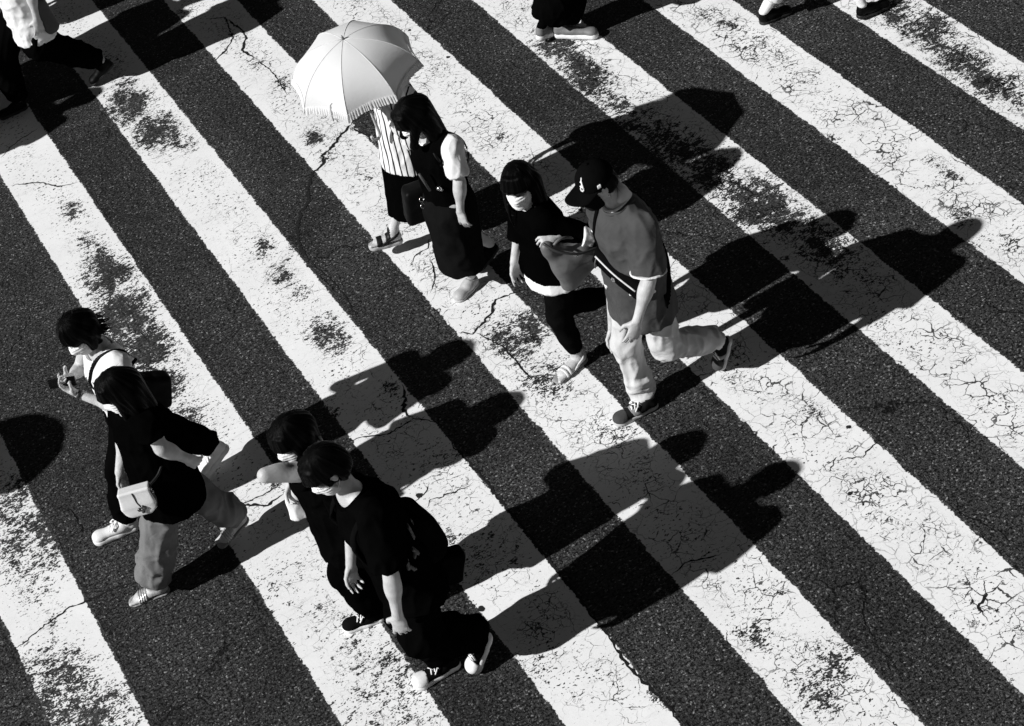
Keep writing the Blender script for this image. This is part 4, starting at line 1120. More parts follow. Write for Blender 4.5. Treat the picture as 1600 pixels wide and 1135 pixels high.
# ---- woman with pale saddle purse ---------------------------------------------------------------------
def woman_with_purse():
    yb = 7.76
    J = joints(yb, neck=(208, 640, 0), pel=(.43, 7.76, .86), shL=(.45, 7.595, 1.265), shR=(.42, 7.93, 1.26), elL=(252, 700, -.21), wrL=(290, 716, -.17),
               elR=(.36, 8.0, 1.0), wrR=(187, 738, .2), hipL=(.43, 7.675, .82), hipR=(.43, 7.845, .82), knL=(.25, 7.74, .47), anL=(.075, 7.735, .10),
               knR=(.55, 7.80, .44), anR=(.70, 7.815, .14))
    r = thing('person', (.42, 7.76, 0), 'person in black t-shirt and grey wide trousers with a pale purse', 'person', 'people crossing the street')
    H = Head(Py(184, 610, 7.76), V(-1, .15, 0), 0, .35, .97)
    heel, toe = Pz(266, 922, 0), Pz(202, 944, 0)
    hr, tr_ = V(.745, 7.83, .085), V(.515, 7.815, .004)
    upr = np.cross(nrm(tr_ - hr), V(0, 1, 0)); upr = upr * (1 if upr[2] > 0 else -1)
    body_mesh(J, H, r, True, bulk=1.05, hands={'R': dict(d=V(-.05, -.1, -1), pn=V(.4, -1, 0), side=-1, curl=.55, sc=.92)},
              bare_feet=[dict(heel=heel, toe=toe, upn=UP, ankle=J['anL'], lift=.014, side=1), dict(heel=hr, toe=tr_, upn=upr, ankle=J['anR'], lift=.014, side=-1)])
    eyes(H, r)
    hs = hair_shape(H, 1.04, [((-.05, .06, -.02), (-.06, .08, -.20), .06, .045), ((-.05, -.06, -.02), (-.06, -.08, -.20), .06, .045), ((-.08, 0, 0), (-.11, 0, -.24), .07, .055), ((.01, .075, 0), (.02, .08, -.14), .03, .018), ((.01, -.075, 0), (.02, -.08, -.14), .03, .018)], fringe=.0)
    hair_mesh(hs, H, r)
    mask_mesh(H, MASKW, r)
    J['nr'] = .072
    T = top_shape(J, V(.40, 7.76, .60), w=(.10, .180, .20, .235), dp=(.09, .14, .165, .205), sl=(.42, .80), slr=(.080, .088))
    t = T.mesh('t_shirt', BLACK2, r, .0075, fold=drape(.007, 3, .3, .1))
    collar(T, J, 'collar_rib', BLACK, t, w1=.016)
    L = {'L': [(J['knL'] + V(.02, 0, 0), .092), (lerp(J['knL'], J['anL'], .55) + V(.02, 0, 0), .100), (lerp(J['knL'], J['anL'], .86) + V(.015, 0, 0), .082), (J['anL'] + V(.02, 0, -.005), .062)],
         'R': [(J['knR'] + V(0, 0, 0), .086), (lerp(J['knR'], J['anR'], .6), .080), (lerp(J['knR'], J['anR'], .93), .064)]}
    trousers_shape(J, L, .05, .165, .13).mesh('trousers', GREYW, r, .0075, fold=drape(.013, 9, .8, .5))
    SO, SI = plain('slide_sole', .30, .6), plain('strap_silver', .62, .3, .5)
    for hl, to, u_, an, sd in ((heel, toe, UP, J['anL'], 1), (hr, tr_, upr, J['anR'], -1)):
        sandal(r, hl, to, u_, SO, SI, .018, ((.56, .012), (.615, .012), (.67, .012), (.725, .012)), None, sd, an)
    # pale saddle purse
    g = thing('purse', Py(218, 782, 7.52), 'pale saddle purse with dangling charm on the hip', 'bag')
    c = Py(216, 783, 7.535)
    d = nrm(V(1, -.35, 0)); n = nrm(V(-.35, -1, .25)); n = nrm(n - np.dot(n, d) * d); u = np.cross(d, n); u = u * (1 if u[2] > 0 else -1)
    k_ = .78
    q = lambda a, b, e: c + (d * a + u * b + n * e) * k_
    S = Sculpt(.01)
    S.box(q(0, .035, 0), V(.115, .040, .060) * k_, (d, n, u), .014); S.cone(q(-.055, -.035, -.0), q(.055, -.035, 0), .066 * k_, .066 * k_, .03, (n, .58))
    S.mesh('case', plain('purse_side', .10, .5), g, .006)
    F = Sculpt(.01)
    F.box(q(0, .045, .038), V(.112, .012, .062) * k_, (d, n, u), .008); F.cone(q(-.048, -.030, .040), q(.048, -.030, .040), .070 * k_, .070 * k_, .03, (n, .16))
    F.box(q(0, .10, .0), V(.112, .046, .012) * k_, (d, n, u), .008)
    F.mesh('flap', WLEATHER, g, .0042)
    S.mesh('bottom_piping', WLEATHER, g, .0055, grow=.003, clips=[(q(0, -.075, 0), u), (q(0, 0, -.045), -n)])
    tube('charm_cord', spline([q(-.01, .10, .052), q(-.004, .06, .053), q(.0, .02, .054), q(.016, -.02, .056)], 5), .0035, plain('cord_dark', .03, .5), g, 6)
    for a, b, rr in ((.0, -.038, .013), (.022, -.046, .012), (.038, -.034, .011), (.028, -.020, .010), (.020, -.062, .010)):
        Sculpt(.002).ell(q(a, b, .058), (rr, rr, rr * .6), (d, u, n)).mesh('charm', plain('charm_metal', .12, .3, .7), g, .0035)
    tube('strap', spline([q(.10, .085, 0), Py(250, 735, 7.55), Py(255, 690, 7.62), J['shL'] + V(.02, .10, .085), J['neck'] + V(.02, .12, .0)], 6), .008, plain('strap_black', .006, .5, spec=.2), g, 8)
    for a, b in ((.112, .078), (.118, .055)): tube('ring', [q(a, b, .02), q(a + .012, b - .006, .02)], .008, STEEL, g, 8)
    return r
woman_with_purse()

# ---- couple: man with backpack, woman behind him -------------------------------------------------------
def man_with_backpack():
    yb = 6.17
    J = joints(yb, neck=(553, 776, .05), pel=(1.20, 6.17, .95), shL=(584, 806, -.16), shR=(1.05, 6.40, 1.44), elL=(611, 900, -.24), wrL=(621, 962, -.26),
               elR=(1.09, 6.46, 1.14), wrR=(548, 882, .22), hipL=(1.20, 6.08, .89), hipR=(1.20, 6.26, .89), knL=(1.11, 6.07, .485), anL=(1.425, 6.085, .235),
               knR=(1.115, 6.24, .50), anR=(1.215, 6.205, .10))
    r = thing('person', (1.2, 6.17, 0), 'person in black t-shirt and white mask wearing a black backpack', 'person', 'people crossing the street')
    H = Head(Py(508, 733, 6.23), V(-1, .0, 0), .04, .50, 1.0)
    body_mesh(J, H, r, False, hands={'L': dict(d=V(-.1, -.02, -1), pn=V(.5, .8, 0), side=1, curl=.30, sc=1.03), 'R': dict(d=V(-.25, -.1, -1), pn=V(.3, -1, 0), side=-1, curl=.55, sc=1.0)})
    eyes(H, r)
    hs = hair_shape(H, 1.05, [((-.06, .05, -.03), (-.055, .045, -.085), .045, .02), ((-.06, -.05, -.03), (-.055, -.045, -.085), .045, .02), ((.012, .072, .0), (.016, .076, -.022), .018, .008), ((.012, -.072, .0), (.016, -.076, -.022), .018, .008)], fringe=.012, face=(.125, -.06), facer=(.085, .068, .085))
    hs.ell(H.at(-.006, .086, -.018), V(.024, .020, .034), H.ax, .008, 's'); hs.ell(H.at(-.006, -.086, -.018), V(.024, .020, .034), H.ax, .008, 's')
    hair_mesh(hs, H, r, amp=.008, n=10)
    mask_mesh(H, MASKW, r)
    J['nr'] = .078
    T = top_shape(J, V(1.19, 6.17, .74), w=(.105, .200, .21, .23), dp=(.095, .15, .155, .18), sl=(.80, .80), slr=(.085, .098))
    t = T.mesh('t_shirt', BLACK, r, .0075, fold=drape(.009, 6, .3, .1))
    collar(T, J, 'collar_rib', BLACK2, t, w1=.018)
    L = {'R': [(J['knR'], .105), (lerp(J['knR'], J['anR'], .6), .108), (J['anR'] + UP * .02, .100)], 'L': [(J['knL'], .105), (lerp(J['knL'], J['anL'], .55), .105), (lerp(J['knL'], J['anL'], .92), .095)]}
    trousers_shape(J, L, .05, .18, .14).mesh('trousers', BLACK, r, .0075, fold=drape(.010, 3))
    heel, toe = Pz(722, 1036, 0), Pz(641, 1080, 0)
    toe = heel + nrm(toe - heel) * .29
    hr, tr_ = V(1.475, 6.085, .20), V(1.31, 6.07, .004)
    up_ = np.cross(nrm(tr_ - hr), V(0, 1, 0)); up_ = up_ * (1 if up_[2] > 0 else -1)
    CB = cloth('shoe_canvas', .006)
    shoe(r, heel, toe, UP, J['anR'], CB, RUBW, LACE, .049, .034, .075, RUBW, name='sneaker')
    shoe(r, hr, tr_, up_, J['anL'], CB, RUBW, LACE, .049, .034, .075, RUBW, name='sneaker')
    # backpack
    g = thing('backpack', Py(660, 830, 6.17), 'round black backpack worn over a black t-shirt', 'bag')
    c = V(1.30, 6.16, 1.10); u = nrm(V(-.16, 0, 1)); n = nrm(V(1, 0, .16)); l = V(0, -1, 0)
    S = Sculpt(.04).box(c, (.085, .135, .165), (n, l, u), .075, taper=.12)
    S.ell(c + n * .050 - u * .06, (.050, .10, .10), (n, l, u), .04)
    bp = S.mesh('pack', NYLON, g, .008, fold=folds(.008, (8, 8, 8), 6))
    mk = plain('print_grey', .10, .6)
    for (x0, y0), (x1, y1) in (((645, 832), (651, 846)), ((655, 828), (659, 834)), ((643, 857), (653, 863)), ((648, 860), (644, 868)), ((632, 868), (634, 884)), ((634, 878), (642, 882)), ((640, 884), (646, 881))):
        a, b = Py(x0, y0, 5.985), Py(x1, y1, 5.985)
        patch(T, 'print_mark', mk, t, lerp(a, b, .5), b - a, np.cross(b - a, V(0, 1, 0)), np.linalg.norm(b - a) / 2, .008, V(0, -1, .2), .014, .0045)
    for sgn in (1, -1):
        y = 6.17 - sgn * .12
        tube('strap', spline([c + V(-.07, -sgn * .10, .17), V(J['neck'][0] + .06, y, J['neck'][2] + .055), V(J['neck'][0] - .10, y, J['neck'][2] - .055), V(J['neck'][0] - .10, y - sgn * .03, J['neck'][2] - .22), V(1.10, y - sgn * .09, 1.02), c + V(-.07, -sgn * .13, -.16)], 6), .020, NYLON, g, 8, flat=(1, .5))
    # second bag swinging at his hip
    b = thing('satchel', V(1.50, 6.2, .78), 'flat black satchel hanging behind the backpack', 'bag')
    bc = Py(698, 886, 6.14)
    S = Sculpt(.02).box(bc, (.085, .05, .10), (nrm(V(1, 0, -.35)), V(0, 1, 0), nrm(V(.35, 0, 1))), .025)
    S.mesh('pouch', CANVASB, b, .007, fold=folds(.004, (10, 10, 10), 2))
    S.mesh('edge_binding', plain('binding_grey', .05, .5), b, .006, grow=.003, clips=[(bc + V(.070, 0, -.02), -nrm(V(1, 0, -.35)))])
    tube('strap', spline([bc + V(-.03, -.03, .09), Py(660, 810, 6.10), J['shR'] + V(.05, -.06, .10)], 6), .010, NYLON, b, 8)
    return r
man_with_backpack()

def woman_beside_backpack():
    yb = 6.75
    J = joints(yb, neck=(484, 712, 0), pel=(1.09, 6.75, .86), shL=(1.07, 6.585, 1.31), shR=(1.04, 6.92, 1.31), elL=(414, 743, -.12), wrL=(484, 724, -.10),
               elR=(1.02, 7.00, 1.05), wrR=(455, 752, .20), hipL=(1.09, 6.665, .82), hipR=(1.09, 6.835, .82), knL=(1.0, 6.72, .47), anL=(1.05, 6.735, .10),
               knR=(1.14, 6.83, .45), anR=(1.46, 6.84, .26))
    r = thing('person', (1.1, 6.75, 0), 'person in dark jacket raising a bare forearm to a masked face', 'person', 'people crossing the street')
    H = Head(Py(455, 683, 6.75), V(-1, -.22, 0), 0, .35, .97)
    body_mesh(J, H, r, True, bulk=.96, hands={'L': dict(d=V(.9, .25, .25), pn=V(-.2, .6, .5), side=1, curl=.5, sc=.92), 'R': dict(d=V(-.3, -.15, -1), pn=V(.2, -1, 0), side=-1, curl=.9, sc=.92)})
    eyes(H, r)
    hs = hair_shape(H, 1.04, [((-.04, .07, 0), (-.035, .08, -.13), .05, .03), ((-.04, -.07, 0), (-.035, -.08, -.13), .05, .03), ((-.085, 0, 0), (-.10, 0, -.20), .07, .05), ((.015, .075, 0), (.022, .078, -.09), .028, .016), ((.015, -.075, 0), (.022, -.078, -.09), .028, .016)], fringe=-.005, face=(.128, -.055), facer=(.084, .066, .086))
    hair_mesh(hs, H, r)
    mask_mesh(H, MASKW, r)
    J['nr'] = .072
    T = top_shape(J, V(1.085, 6.75, .64), w=(.10, .18, .19, .225), dp=(.09, .14, .15, .185), sl=(.45, 1.2), slr=(.078, .085))
    t = T.mesh('jacket', BLACK, r, .0075, fold=drape(.011, 8, .3, .1))
    L = {'L': [(J['knL'], .105), (lerp(J['knL'], J['anL'], .6), .100), (J['anL'] + UP * .01 + V(.02, 0, 0), .092)], 'R': [(J['knR'], .100), (lerp(J['knR'], J['anR'], .5), .105), (lerp(J['knR'], J['anR'], .92), .10)]}
    trousers_shape(J, L, .05, .17, .13).mesh('trousers', BLACK2, r, .0075, fold=drape(.010, 5))
    heel, toe = V(1.10, 6.715, 0), Pz(536, 986, 0)
    hr, tr_ = V(1.53, 6.84, .22), V(1.40, 6.83, .006)
    up_ = np.cross(nrm(tr_ - hr), V(0, 1, 0)); up_ = up_ * (1 if up_[2] > 0 else -1)
    CB = cloth('shoe_canvas', .006)
    shoe(r, heel, toe, UP, J['anL'], CB, RUBW, LACE, .045, .028, .070, None, name='sneaker')
    shoe(r, hr, tr_, up_, J['anR'], CB, RUBW, LACE, .045, .028, .070, None, name='sneaker')
    wd = nrm(J['wrR'] - J['elR'])
    Sculpt(.005).cone(J['wrR'] - wd * .03, J['wrR'] - wd * .01, .034, .034, .0, capa=True, capb=True).mesh('wristband', plain('band_dark', .02, .4), r, .004)
    # folded white cloth hanging from the hand
    w0, w1 = Py(461, 758, 6.93), Py(468, 806, 6.90)
    g = thing('folded_cloth', w1, 'folded white cloth hanging from a hand below the raised forearm', 'cloth')
    S = Sculpt(.02)
    S.cone(w0, lerp(w0, w1, .45), .030, .052, .03, (V(.3, 1, 0), .6)); S.cone(lerp(w0, w1, .4), w1 + V(.01, 0, -.01), .052, .060, .03, (V(.3, 1, 0), .6), capb=True)
    S.mesh('fold', WHITE, g, .006, fold=folds(.010, (14, 14, 4), 3, 1.4))
    Sculpt(.01).cone(lerp(w0, w1, .7) + V(.035, 0, 0), w1 + V(.045, 0, -.03), .022, .028, .02, (V(0, 1, 0), .5), capb=True).mesh('loose_end', WHITE, g, .006, fold=folds(.006, (14, 14, 5), 9))
    return r
woman_beside_backpack()

# ---- two women under a parasol ------------------------------------------------------------------------
def striped_mat():
    m, nt, b = new_mat('striped_cotton')
    tc = node(nt, 'ShaderNodeNewGeometry').outputs['Position']
    w = node(nt, 'ShaderNodeTexWave', wave_type='BANDS', bands_direction='X', wave_profile='SIN')
    setin(w, Scale=7.5, Distortion=1.6, Detail=1.0); w.inputs['Detail Scale'].default_value = 1.2
    nt.links.new(mapping(nt, tc, (1.0, 1.0, 0.25), (0, 0, .7)), w.inputs['Vector'])
    s_ = smooth(nt, w.outputs['Fac'], .10, .20)
    v = math_n(nt, 'MULTIPLY_ADD', s_, .72, .015)
    nt.links.new(v, b.inputs['Base Color']); setin(b, Roughness=.85); b.inputs['Specular IOR Level'].default_value = .15
    return m
def parasol():
    c = V(2.603, 9.30, 1.543); R = .405; dep = .255
    ax = nrm(V(-.068, -.073, 1)); e1 = nrm(np.cross(V(0, 1, 0), ax)); e2 = np.cross(ax, e1); ph0 = .193
    g = thing('parasol', c - ax * .42, 'white parasol with frilled rim held over two people', 'umbrella')
    m, nt, b = new_mat('parasol_cloth')
    tc = node(nt, 'ShaderNodeTexCoord').outputs['Object']
    n1 = noise_n(nt, tc, 8, 4); v = math_n(nt, 'MULTIPLY_ADD', n1, .06, .85)
    nt.links.new(v, b.inputs['Base Color']); setin(b, Roughness=.75); b.inputs['Specular IOR Level'].default_value = .2
    bp = node(nt, 'ShaderNodeBump'); setin(bp, Strength=.12, Distance=.01); nt.links.new(noise_n(nt, tc, 24, 4, .6, .6), bp.inputs['Height']); nt.links.new(bp.outputs[0], b.inputs['Normal'])
    tr = node(nt, 'ShaderNodeBsdfTranslucent'); tr.inputs[0].default_value = grey(.7)
    mx = node(nt, 'ShaderNodeMixShader'); mx.inputs[0].default_value = .28
    out = [n for n in nt.nodes if n.type == 'OUTPUT_MATERIAL'][0]
    nt.links.new(b.outputs[0], mx.inputs[1]); nt.links.new(tr.outputs[0], mx.inputs[2]); nt.links.new(mx.outputs[0], out.inputs[0])
    def P(a, t):             # t 0 apex .. 1 rim; a in units of ribs
        k = math.floor(a); fr = a - k
        sag = 4 * fr * (1 - fr)
        th = ph0 - a * math.pi / 4; 
        # chord between ribs, pulled in a little and lifted between them
        rr = R * math.sin(t * 1.30) / math.sin(1.30) * (1 - .055 * sag * t)
        z = dep * ((math.cos(t * 1.30) - math.cos(1.30)) / (1 - math.cos(1.30))) + .010 * sag * t * (1 - t) * 4 * .3 - .012 * sag * t * t * -1.0
        a0, a1 = ph0 - k * math.pi / 4, ph0 - (k + 1) * math.pi / 4
        d = lerp(e1 * math.cos(a0) + e2 * math.sin(a0), e1 * math.cos(a1) + e2 * math.sin(a1), fr)
        return c + d * rr + ax * z
    for k in range(8):
        na, nt_ = 8, 14; vs = []; fs = []
        for i in range(na + 1):
            for j in range(nt_ + 1): vs.append(P(k + min(i / na, .9999), max(j / nt_, .012)))
        for i in range(na):
            for j in range(nt_): q = i * (nt_ + 1) + j; fs.append((q, q + 1, q + nt_ + 2, q + nt_ + 1))
        meshobj('canopy_panel', vs, fs, m, g)
        # frill of this panel: gathered strip
        n = 96; vs = []; fs = []; rs = np.random.RandomState(k); NR = 6
        for i in range(n + 1):
            a = k + min(i / n, .9999); p = P(a, 1.0); q = P(a, .975); outd = nrm(p - c - ax * np.dot(p - c, ax)); tg = nrm(np.cross(ax, outd))
            am = .35 + .9 * vnoise(np.array([[a * 6, 7.7, k]]))[0]
            ph = i * 2 * math.pi / 5.3 + 3.5 * (vnoise(np.array([[a * 9, 3.3, k]]))[0] - .5) * 2
            dr = .030 + .008 * vnoise(np.array([[a * 14, 1.1, 0]]))[0]
            for j in range(NR):
                t = j / (NR - 1)
                vs.append(lerp(q + ax * .004, p, min(1, t * 2.2)) + outd * (.003 + .012 * t + .008 * am * t * math.sin(ph)) - ax * dr * max(0, t - .25) / .75 + tg * .005 * am * t * math.cos(ph))
        for i in range(n):
            for j in range(NR - 1): q = i * NR + j; fs.append((q, q + 1, q + NR + 1, q + NR))
        meshobj('frill', vs, fs, m, g)
        tube('seam', [P(k, t) + ax * .0012 for t in np.linspace(.02, .985, 14)], .0016, plain('seam_thread', .62, .8), g, 6)
        tube('rib', [P(k, t) - ax * .004 for t in np.linspace(.02, .99, 12)], .0025, STEEL, g, 6)
    tube('shaft', [c + ax * (dep + .005), c - ax * .42], .006, STEEL, g, 10)
    tube('ferrule', [c + ax * (dep - .004), c + ax * (dep + .012), c + ax * (dep + .030)], [.009, .007, .004], plain('ferrule', .2, .4), g, 10)
    hp = c - ax * .42
    tube('handle', spline([hp + ax * .10, hp, hp - ax * .10, hp - ax * .135 + V(-.02, 0, 0), hp - ax * .125 + V(-.05, 0, .0), hp - ax * .095 + V(-.055, 0, 0)], 5), .010, plain('handle_pale', .45, .4), g, 10)
    tube('tie_tab', spline([P(3.35, .90) + ax * .006, P(3.40, .96) + ax * .012, P(3.42, 1.0) + V(-.01, -.02, -.02), P(3.43, 1.0) + V(-.01, -.03, -.06)], 5), .006, m, g, 6, flat=(1, .3))
    return g, c, ax
PAR, PC, PAX = parasol()

def woman_under_parasol():
    yb = 9.45
    hand = PC - PAX * .26
    an = Pz(611, 366, .215)
    J = joints(yb, neck=(2.85, 9.45, 1.24), pel=(2.82, 9.45, .78), shL=(2.86, 9.29, 1.20), shR=(2.84, 9.60, 1.20), elL=(2.80, 9.20, .97), wrL=tuple(hand + V(.075, .02, -.05)),
               elR=(2.92, 9.70, .95), wrR=(2.96, 9.70, .70), hipL=(2.82, 9.37, .75), hipR=(2.82, 9.53, .75), knL=(2.70, 9.42, .48), anL=tuple(an),
               knR=(2.88, 9.52, .42), anR=(3.06, 9.53, .16))
    r = thing('person', (2.82, 9.45, 0), 'person in striped blouse and black skirt holding the white parasol', 'person', 'people crossing the street')
    H = Head(V(2.80, 9.43, 1.44), V(-1, -.1, 0), 0, .2, .95)
    heel, toe = Pz(630, 378, .085), Pz(577, 390, .105)
    up1 = nrm(np.cross(toe - heel, V(.2, 1, 0))); up1 = up1 * (1 if up1[2] > 0 else -1)
    hr, tr_ = V(3.11, 9.53, .09), V(2.88, 9.52, .004)
    up2 = np.cross(nrm(tr_ - hr), V(0, 1, 0)); up2 = up2 * (1 if up2[2] > 0 else -1)
    J['anL'] = heel + nrm(toe - heel) * .05 + up1 * .115
    body_mesh(J, H, r, True, bulk=.9, hands={'L': dict(d=V(-.9, -.15, .25), pn=V(0, -.2, 1), side=1, curl=.8, sc=.9)},
              bare_feet=[dict(heel=heel, toe=toe, upn=up1, ankle=J['anL'], lift=.034, side=1), dict(heel=hr, toe=tr_, upn=up2, ankle=J['anR'], lift=.034, side=-1)])
    eyes(H, r)
    hs = hair_shape(H, 1.03, [((-.06, .05, 0), (-.07, .05, -.12), .06, .04), ((-.06, -.05, 0), (-.07, -.05, -.12), .06, .04), ((-.08, 0, 0), (-.09, 0, -.16), .07, .05)], fringe=.0)
    hair_mesh(hs, H, r)
    mask_mesh(H, MASKW, r)
    SM = striped_mat()
    T = top_shape(J, V(2.80, 9.45, .655), w=(.095, .165, .18, .205), dp=(.085, .125, .15, .180), sl=(1.55, 1.3), slr=(.072, .062))
    T.mesh('blouse', SM, r, .0075, fold=drape(.007, 4, .2, .1))
    K = Sculpt(.03)
    K.cone(V(2.82, 9.45, .84), V(2.82, 9.45, .62), .140, .190, .05, (FW, .9)); K.cone(V(2.82, 9.45, .62), V(2.80, 9.44, .30), .195, .235, .05, (V(0, 1, 0), .90), capb=True)
    K.mesh('skirt', BLACK2, r, .0075, fold=folds(.012, (13, 13, 2), 2, 1.3))
    PS, SB = plain('platform_sole', .42, .6), plain('strap_black', .006, .5, spec=.2)
    sandal(r, heel, toe, up1, PS, SB, .038, ((.70, .035), (.45, .03)), .095, 1, J['anL'])
    sandal(r, hr, tr_, up2, PS, SB, .038, ((.70, .035), (.45, .03)), .095, -1, J['anR'])
    tube('bangle', [J['wrL'] + V(.03 * 0, 0, 0) + .045 * (math.cos(a) * V(0, 1, 0) + math.sin(a) * V(.4, 0, .9)) for a in np.linspace(0, 6.283, 20)[:-1]], .0035, STEEL, r, 6, closed=True)
    return r
woman_under_parasol()

def woman_in_vest():
    yb = 8.78
    J = joints(yb, neck=(674, 214, 0), pel=(2.775, 8.78, .84), shL=(706, 229, -.165), shR=(2.76, 8.945, 1.215), elL=(718, 284, -.22), wrL=(719, 328, -.22),
               elR=(2.85, 9.0, .96), wrR=(2.90, 9.0, .74), hipL=(2.77, 8.695, .80), hipR=(2.77, 8.865, .80), knL=(2.70, 8.74, .46), anL=(2.775, 8.79, .10),
               knR=(2.80, 8.86, .44), anR=(3.0, 8.91, .16))
    r = thing('person', (2.75, 8.78, 0), 'person in black vest over white t-shirt and long denim skirt beside the parasol', 'person', 'people crossing the street')
    H = Head(Py(643, 183, 8.78), V(-1, .0, 0), 0, .60, .95)
    heel, toe = Pz(748, 440, 0), Pz(712, 474, 0)
    hr, tr_ = V(3.06, 8.92, .10), V(2.85, 8.89, .004)
    up2 = np.cross(nrm(tr_ - hr), V(0, 1, 0)); up2 = up2 * (1 if up2[2] > 0 else -1)
    body_mesh(J, H, r, True, bulk=.93, hands={'L': dict(d=V(-.05, -.05, -1), pn=V(.9, .4, 0), side=1, curl=.28, sc=.92, spread=.2)})
    eyes(H, r)
    hs = hair_shape(H, 1.04, [((-.06, .06, 0), (-.10, .075, -.20), .06, .05), ((-.06, -.06, 0), (-.10, -.075, -.20), .06, .05), ((-.09, 0, 0), (-.15, 0, -.26), .07, .06), ((.015, .078, 0), (.065, .075, -.15), .034, .026), ((.015, -.078, 0), (.06, -.08, -.15), .034, .026)], fringe=-.02, facer=(.08, .056, .08))
    hair_mesh(hs, H, r)
    mask_mesh(H, MASKW, r)
    J['nr'] = .072
    T = top_shape(J, V(2.775, 8.78, .84), w=(.095, .155, .145, .150), dp=(.085, .12, .11, .12), sl=(.80, .80), slr=(.060, .070))
    T.mesh('t_shirt', WHITE, r, .007, fold=drape(.006, 2, .5, .1))
    J2 = dict(J); J2['nr'] = .088; J2['shL'] = lerp(J['neck'], J['shL'], .72); J2['shR'] = lerp(J['neck'], J['shR'], .72)
    T2 = top_shape(J2, V(2.775, 8.78, .80), w=(.100, .168, .162, .172), dp=(.095, .136, .128, .138), sl=(0, 0))
    T2.mesh('vest', BLACK, r, .007, fold=drape(.005, 5, .3, .1))
    K = Sculpt(.03)
    K.cone(V(2.775, 8.78, .90), V(2.77, 8.78, .70), .138, .172, .05, (FW, .82), capa=True); K.cone(V(2.77, 8.78, .70), V(2.745, 8.80, .22), .172, .158, .05, (FW, .92), capb=True)
    sk = K.mesh('skirt', DENIM, r, .0075, fold=folds(.016, (9, 9, 1.4), 3, 1.3))
    band(K, 'belt', BLEATHER, sk, V(2.775, 8.78, .865), UP, .035, .010, .006)
    tube('belt_buckle', [Py(684, 293, 8.62), Py(690, 297, 8.62)], .014, STEEL, sk, 8)
    SU = plain('shoe_pale', .42, .5)
    shoe(r, heel, toe, UP, J['anL'], SU, RUBG, None, .044, .022, .045, None, name='shoe')
    shoe(r, hr, tr_, up2, J['anR'], cloth('shoe_canvas', .006), RUBB, None, .044, .022, .045, None, name='shoe')
    # strap and black handbag with rings carried in front
    g = thing('handbag', Py(665, 310, 8.90), 'black handbag with metal rings between the striped blouse and denim skirt', 'bag')
    c = Py(664, 312, 8.90)
    S = Sculpt(.02).box(c, (.135, .07, .125), (nrm(V(1, -.2, -.05)), nrm(V(.2, 1, 0)), nrm(V(.05, 0, 1))), .03, taper=.1)
    S.mesh('pouch', BLEATHER, g, .007, fold=folds(.004, (10, 10, 10), 3))
    for px, py in ((659, 312), (661, 322), (679, 320), (676, 296)):
        p = Py(px, py, 8.80)
        tube('ring', [p + .014 * (math.cos(a) * V(1, 0, 0) + math.sin(a) * V(0, .5, .86)) for a in np.linspace(0, 6.283, 14)[:-1]], .0035, STEEL, g, 6, closed=True)
    for a, b in (((655, 272), (672, 298)), ((686, 284), (692, 296)), ((694, 292), (710, 304))):
        tube('strap', [Py(a[0], a[1], 8.66), Py(b[0], b[1], 8.64)], .009, plain('strap_grey', .05, .4), g, 8)
    tube('shoulder_strap', spline([c + V(.05, .0, .09), Py(690, 262, 8.62), J['shL'] + V(-.10, .05, .0), J['shL'] + V(.0, .055, .075), J['shL'] + V(.10, .06, -.05), V(2.92, 8.70, .98), c + V(.10, 0, .08)], 6), .010, BLEATHER, g, 8, flat=(1, .5))
    return r
woman_in_vest()

